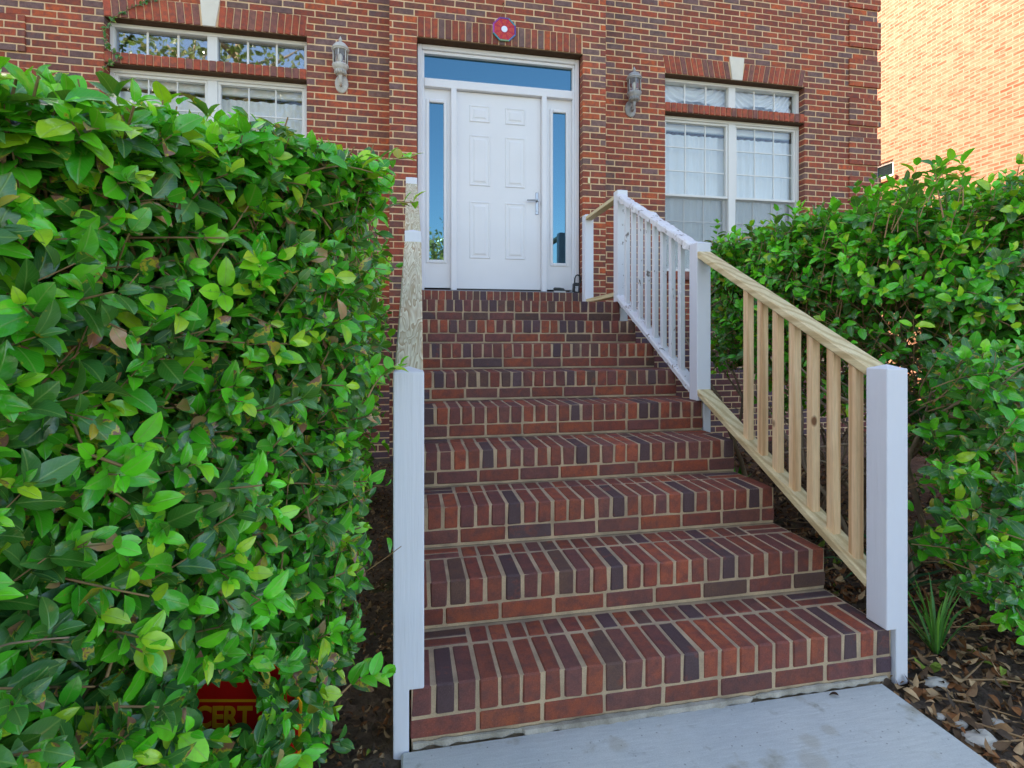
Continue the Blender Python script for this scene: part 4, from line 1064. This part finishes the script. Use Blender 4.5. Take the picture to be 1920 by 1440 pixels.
# low sprays at the front right
def spray():
    x = random.uniform(2.05, 2.75); y = 1.45+random.uniform(0, .45)+(x-2)*.1; z = random.uniform(.12, 1.15)
    return (x+max(0, .45-z)*.5, y, z), (-.35, -.8, .1)
def back_fill(): return (random.uniform(3.0, 4.3), random.uniform(3.3, 4.4), random.uniform(.6, 1.7)), (-.5, -.8, .1)
lv5, tw5 = grow(back_fill, 420, .062, 35, .1)
lv4, tw4 = grow(spray, 250, .062, 34, .05, keep=keep_right)
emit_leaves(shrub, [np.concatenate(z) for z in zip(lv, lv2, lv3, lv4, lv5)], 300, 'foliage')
emit_twigs(shrub, tw+tw2+tw3+tw4+tw5, 'twigs', TWIG, 4, 1.86)
random.seed(8); st = []
for (x, y) in ((2.55, 2.3), (2.75, 2.1), (2.6, 2.75), (2.9, 2.5), (3.2, 2.3), (2.7, 3.2), (3.1, 3.1), (2.5, 3.5), (2.45, 2.5), (2.65, 2.4), (2.8, 2.9), (2.5, 2.95), (3.0, 2.15)):
    st.append(((x, y, -.05), (random.uniform(-.55, .25), random.uniform(-.45, .1), 1), .75, random.uniform(.013, .024)))
branches(shrub, st, 'branch', BARK, 22, ok=lambda q: q.x > 1.88)

# ---- small sprig by the wall between the bars, strappy plants, climbing vine
def plant(name, loc, label, cat, n, ln, wd, cols, spread, seed, droop=.3):
    random.seed(seed); r = tag(empty(name, loc), label, cat)
    for i in range(n):
        a = random.uniform(0, 6.28); tilt = random.uniform(.03, spread); L_ = ln*random.uniform(.65, 1.1); m = MB(); V = []; F = []
        for k in range(7):
            t = k/6; s = tilt+droop*t*t*random.uniform(.8, 1.2); rad = L_*t*math.sin(s)+.012; z = L_*t*math.cos(s); w_ = wd*(1-t**2.2)*(.7+.6*t)+.0004
            cx, cy = rad*math.cos(a), rad*math.sin(a); px, py = -math.sin(a), math.cos(a)
            V += [(cx-px*w_, cy-py*w_, z+w_*.35), (cx, cy, z), (cx+px*w_, cy+py*w_, z+w_*.35)]
            if k: b0 = 3*(k-1); F += [(b0, b0+1, b0+4, b0+3), (b0+1, b0+2, b0+5, b0+4)]
        c = random.choice(cols); m.add(V, F, (*[x*random.uniform(.85, 1.15) for x in c], 1)); m.build('blade', BLADE, r, True)
BLADE = mat_attr('blade_leaf', .4, .4)
plant('spiky_plant', (2.06, 1.76, -.03), 'bright green spiky plant growing at the foot of the right front post', 'plant', 34, .30, .0045, [srgb(90, 150, 60), srgb(110, 170, 70), srgb(70, 130, 60)], .75, 3, .25)
plant('strappy_plant', (2.22, 2.12, -.03), 'dark strap-leaved plant under the right shrub behind the spiky plant', 'plant', 18, .52, .014, [srgb(46, 92, 62), srgb(56, 104, 60)], .8, 4, .7)
plant('strappy_plant', (2.38, 3.55, -.03), 'bright green upright leaf clump by the house wall behind the timber balusters', 'plant', 7, .36, .02, [srgb(70, 170, 40), srgb(84, 180, 50)], .3, 5, .3)

vine = tag(empty('climbing_vine', (-2.7, WY-.02, 4.1)), 'thin climbing vine with small leaves on the left corner of the left window', 'vine')
vp = [Vector((-2.12, WY-.012, 4.50)), Vector((-2.28, WY-.014, 4.42)), Vector((-2.42, WY-.014, 4.36)), Vector((-2.56, WY-.012, 4.28)), Vector((-2.68, WY-.015, 4.19)), Vector((-2.745, WY-.015, 4.08)), Vector((-2.755, WY-.012, 3.97)), Vector((-2.70, WY-.015, 3.88)), Vector((-2.62, WY-.016, 3.82)), Vector((-2.74, WY-.016, 3.74)), Vector((-2.80, WY-.015, 3.6))]
random.seed(17); P = []; D = []; N = []; L = []; C = []
for a, b_ in zip(vp, vp[1:]):
    for k in range(9):
        q = a.lerp(b_, random.random()); dd = Vector((random.gauss(0, 1), -.35, random.gauss(-.3, .8))); P.append(q); D.append(dd); N.append(Vector((random.gauss(0, .4), -1, .4))); L.append(random.uniform(.022, .05)); C.append((*np.array(random.choice(OLD))*random.uniform(.6, 1.0), .2))
emit_leaves(vine, [np.array(x, float) for x in (P, D, N, L, C)], 30, 'foliage')
m = MB(); m.tube(vp, .0035, 5); o = m.build('stem', TWIG, vine, True); o.location = -Vector(vine.location)

# ================================================================== LITTER, STONES
def litter(x0, x1, y0, y1, n, name, seed, lo=.018, hi=.062, dark=1, skip=None):
    random.seed(seed); P = []; D = []; N = []; L = []; C = []
    pal = [srgb(120, 92, 66), srgb(94, 74, 56), srgb(148, 112, 76), srgb(70, 58, 48), srgb(170, 140, 104), srgb(126, 82, 50)]
    for _ in range(n):
        x, y = random.uniform(x0, x1), random.uniform(y0, y1)
        if skip and skip(x, y): continue
        P.append((x, y, soil_z(x, y)+random.uniform(.004, .028))); a = random.uniform(0, 6.28); D.append((math.cos(a), math.sin(a), random.gauss(0, .25))); N.append((random.gauss(0, .45), random.gauss(0, .45), random.choice((1, 1, -1)))); L.append(random.uniform(lo, hi))
        C.append((*(np.array(random.choice(pal) if random.random() > .03 else srgb(110, 130, 50))*random.uniform(.6, 1.15)*dark), 0))
    P, D, N, L, C = [np.array(v, float) for v in (P, D, N, L, C)]; Rm, T = leaf_mats(P, D, N, L); tv, tf, tu = leaf_template(4, .5, .5, .5)
    W_ = np.einsum('nij,vj->nvi', Rm, tv)+T[:, None, :]; k, m_ = len(P), len(tv)
    tag(link(name, fast_mesh(name, W_.reshape(-1, 3), (tf[None]+(np.arange(k)*m_)[:, None, None]).reshape(-1, 4), np.repeat(C, m_, 0), np.tile(tu, (k, 1))), LITTER), kind='stuff')
litter(1.68, 3.2, .9, 3.0, 5200, 'leaf_litter', 41, dark=1.5)
litter(1.68, 4.2, 3.0, 5.4, 3000, 'leaf_litter', 43, dark=1.0)
litter(-1.2, -.05, .6, 5.2, 9000, 'bark_mulch', 42, .010, .032, 1.0)
random.seed(44); m = MB()
for _ in range(60):
    x, y = random.uniform(1.75, 3.0), random.uniform(1.0, 3.2); a = random.uniform(-.9, .5); l_ = random.uniform(.08, .35); z = soil_z(x, y)+.018
    m.tube([(x, y, z), (x+l_*.5*math.cos(a), y+l_*.5*math.sin(a), z+random.uniform(0, .02)), (x+l_*math.cos(a), y+l_*math.sin(a)+random.gauss(0, .02), z+.004)], [.0035, .003, .0018], 5)
tag(m.build('fallen_twigs', TWIG), kind='stuff')
def stone(x, y, sx, sy, sz, seed, label):
    random.seed(seed); V = []; F = []; nu, nv = 12, 8
    for j in range(nv+1):
        for i in range(nu):
            a, b_ = 2*math.pi*i/nu, math.pi*(j/nv-.5); p = Vector((math.cos(a)*math.cos(b_), math.sin(a)*math.cos(b_), math.sin(b_))); k = 1+.35*mnoise.noise(p*1.6+Vector((seed, 0, 0))); V.append((p.x*sx*k, p.y*sy*k, p.z*sz*k))
    for j in range(nv):
        for i in range(nu): F.append((j*nu+i, j*nu+(i+1) % nu, (j+1)*nu+(i+1) % nu, (j+1)*nu+i))
    m = MB(); m.add(V, F); tag(m.build('stone', ROCK, None, False, (x, y, soil_z(x, y)+sz*.55)), label, 'stone', 'pale stones in the right bed')
ROCK = mat_plain('pale_stone', srgb(206, 198, 184), .9, 0, .4, 26, .004)
def bed(u, v): d = FPX*(ZC+.03)/(v-633.25); q = (u-960)/FPX*d; return q*CS+d*SN, d*CS-q*SN
for (u, v, s, lb) in ((1756, 1284, .042, 'pale stone nearest the spiky plant, lying beside the right front post'), (1800, 1352, .024, 'small whitish stone by the path edge in the right bed'), (1838, 1380, .052, 'largest flat pale stone in the right bed, near the lower corner'), (1868, 1352, .026, 'small pale stone behind the largest flat stone'), (1762, 1338, .02, 'tiny grey stone touching the edge of the concrete path')):
    x, y = bed(u, v); stone(x, y, s, s*.7, s*.38, int(u), lb)
# small dead leaf on the path
x, y = bed(1573, 1322); tv, tf, tu = leaf_template(6, .5, .8, .3); dl = link('dead_leaf', fast_mesh('dead_leaf', tv*.03, tf, np.tile(np.array([*srgb(78, 60, 48), 0]), (len(tv), 1)), tu), LITTER); dl.location = (x, y, .002); dl.rotation_euler = (0, 0, 2.4); tag(dl, 'small dark dead leaf lying on the concrete path', 'leaf')

# ================================================================== TREES ACROSS THE ROAD (seen only mirrored in the glass)
def tree(loc, h, crown_r, crown_z, cols, n, label, seed, bare=.0):
    random.seed(seed); t = tag(empty('tree', loc), label, 'tree', 'trees across the road behind the viewer')
    m = MB(); m.tube([(0, 0, -.1), (.1, .05, h*.3), (-.05, .1, h*.6), (.1, 0, h*.95)], [h*.022, h*.017, h*.010, h*.003], 9); m.build('trunk', BARK, t, True)
    b = MB()
    for i in range(26):
        z = h*random.uniform(.28, .9); a = random.uniform(0, 6.28); l_ = crown_r*random.uniform(.5, 1.0)*(1.1-.5*z/h); p0 = Vector((0, 0, z)); d = Vector((math.cos(a), math.sin(a), .55)); p1 = p0+d*l_*.5; p2 = p1+(d+Vector((random.gauss(0, .3), random.gauss(0, .3), .2)))*l_*.5
        b.tube([p0, p1, p2], [h*.008, h*.005, h*.0015], 6); 
    b.build('limb', BARK, t, True)
    P = np.array([(random.gauss(0, .45)*crown_r, random.gauss(0, .45)*crown_r, crown_z+random.gauss(0, .42)*h*.36) for _ in range(n)]); P = P[P[:, 2] > h*.12]; n = len(P)
    D = rng.normal(size=(n, 3)); N = rng.normal(size=(n, 3)); L = rng.uniform(.16, .34, n); C = np.array([(*np.array(random.choice(cols))*random.uniform(.6, 1.2), 0) for _ in range(n)])
    Rm, T = leaf_mats(P, D, N, L); tv, tf, tu = leaf_template(2, .7, .3, .2); W_ = np.einsum('nij,vj->nvi', Rm, tv)+T[:, None, :]; m_ = len(tv)
    link('crown', fast_mesh('crown', W_.reshape(-1, 3), (tf[None]+(np.arange(n)*m_)[:, None, None]).reshape(-1, 4), np.repeat(C, m_, 0), np.tile(tu, (n, 1))), LEAF, t)
tree((-6.6, -11, -.06), 15, 3.6, 10.0, [srgb(96, 96, 60), srgb(120, 110, 70), srgb(70, 80, 50)], 3200, 'tall thin-crowned tree across the road mirrored in the upper left window', 51)
tree((-9.6, -13, -.06), 14, 3.4, 9.5, [srgb(80, 90, 60), srgb(110, 100, 70)], 2600, 'tall grey-green tree across the road mirrored in the left window', 52)
tree((1.1, -15, -.06), 6.6, 2.2, 4.0, [srgb(176, 150, 50), srgb(150, 140, 60), srgb(190, 170, 70)], 2600, 'yellowing small tree across the road mirrored in the left sidelight of the door', 53)
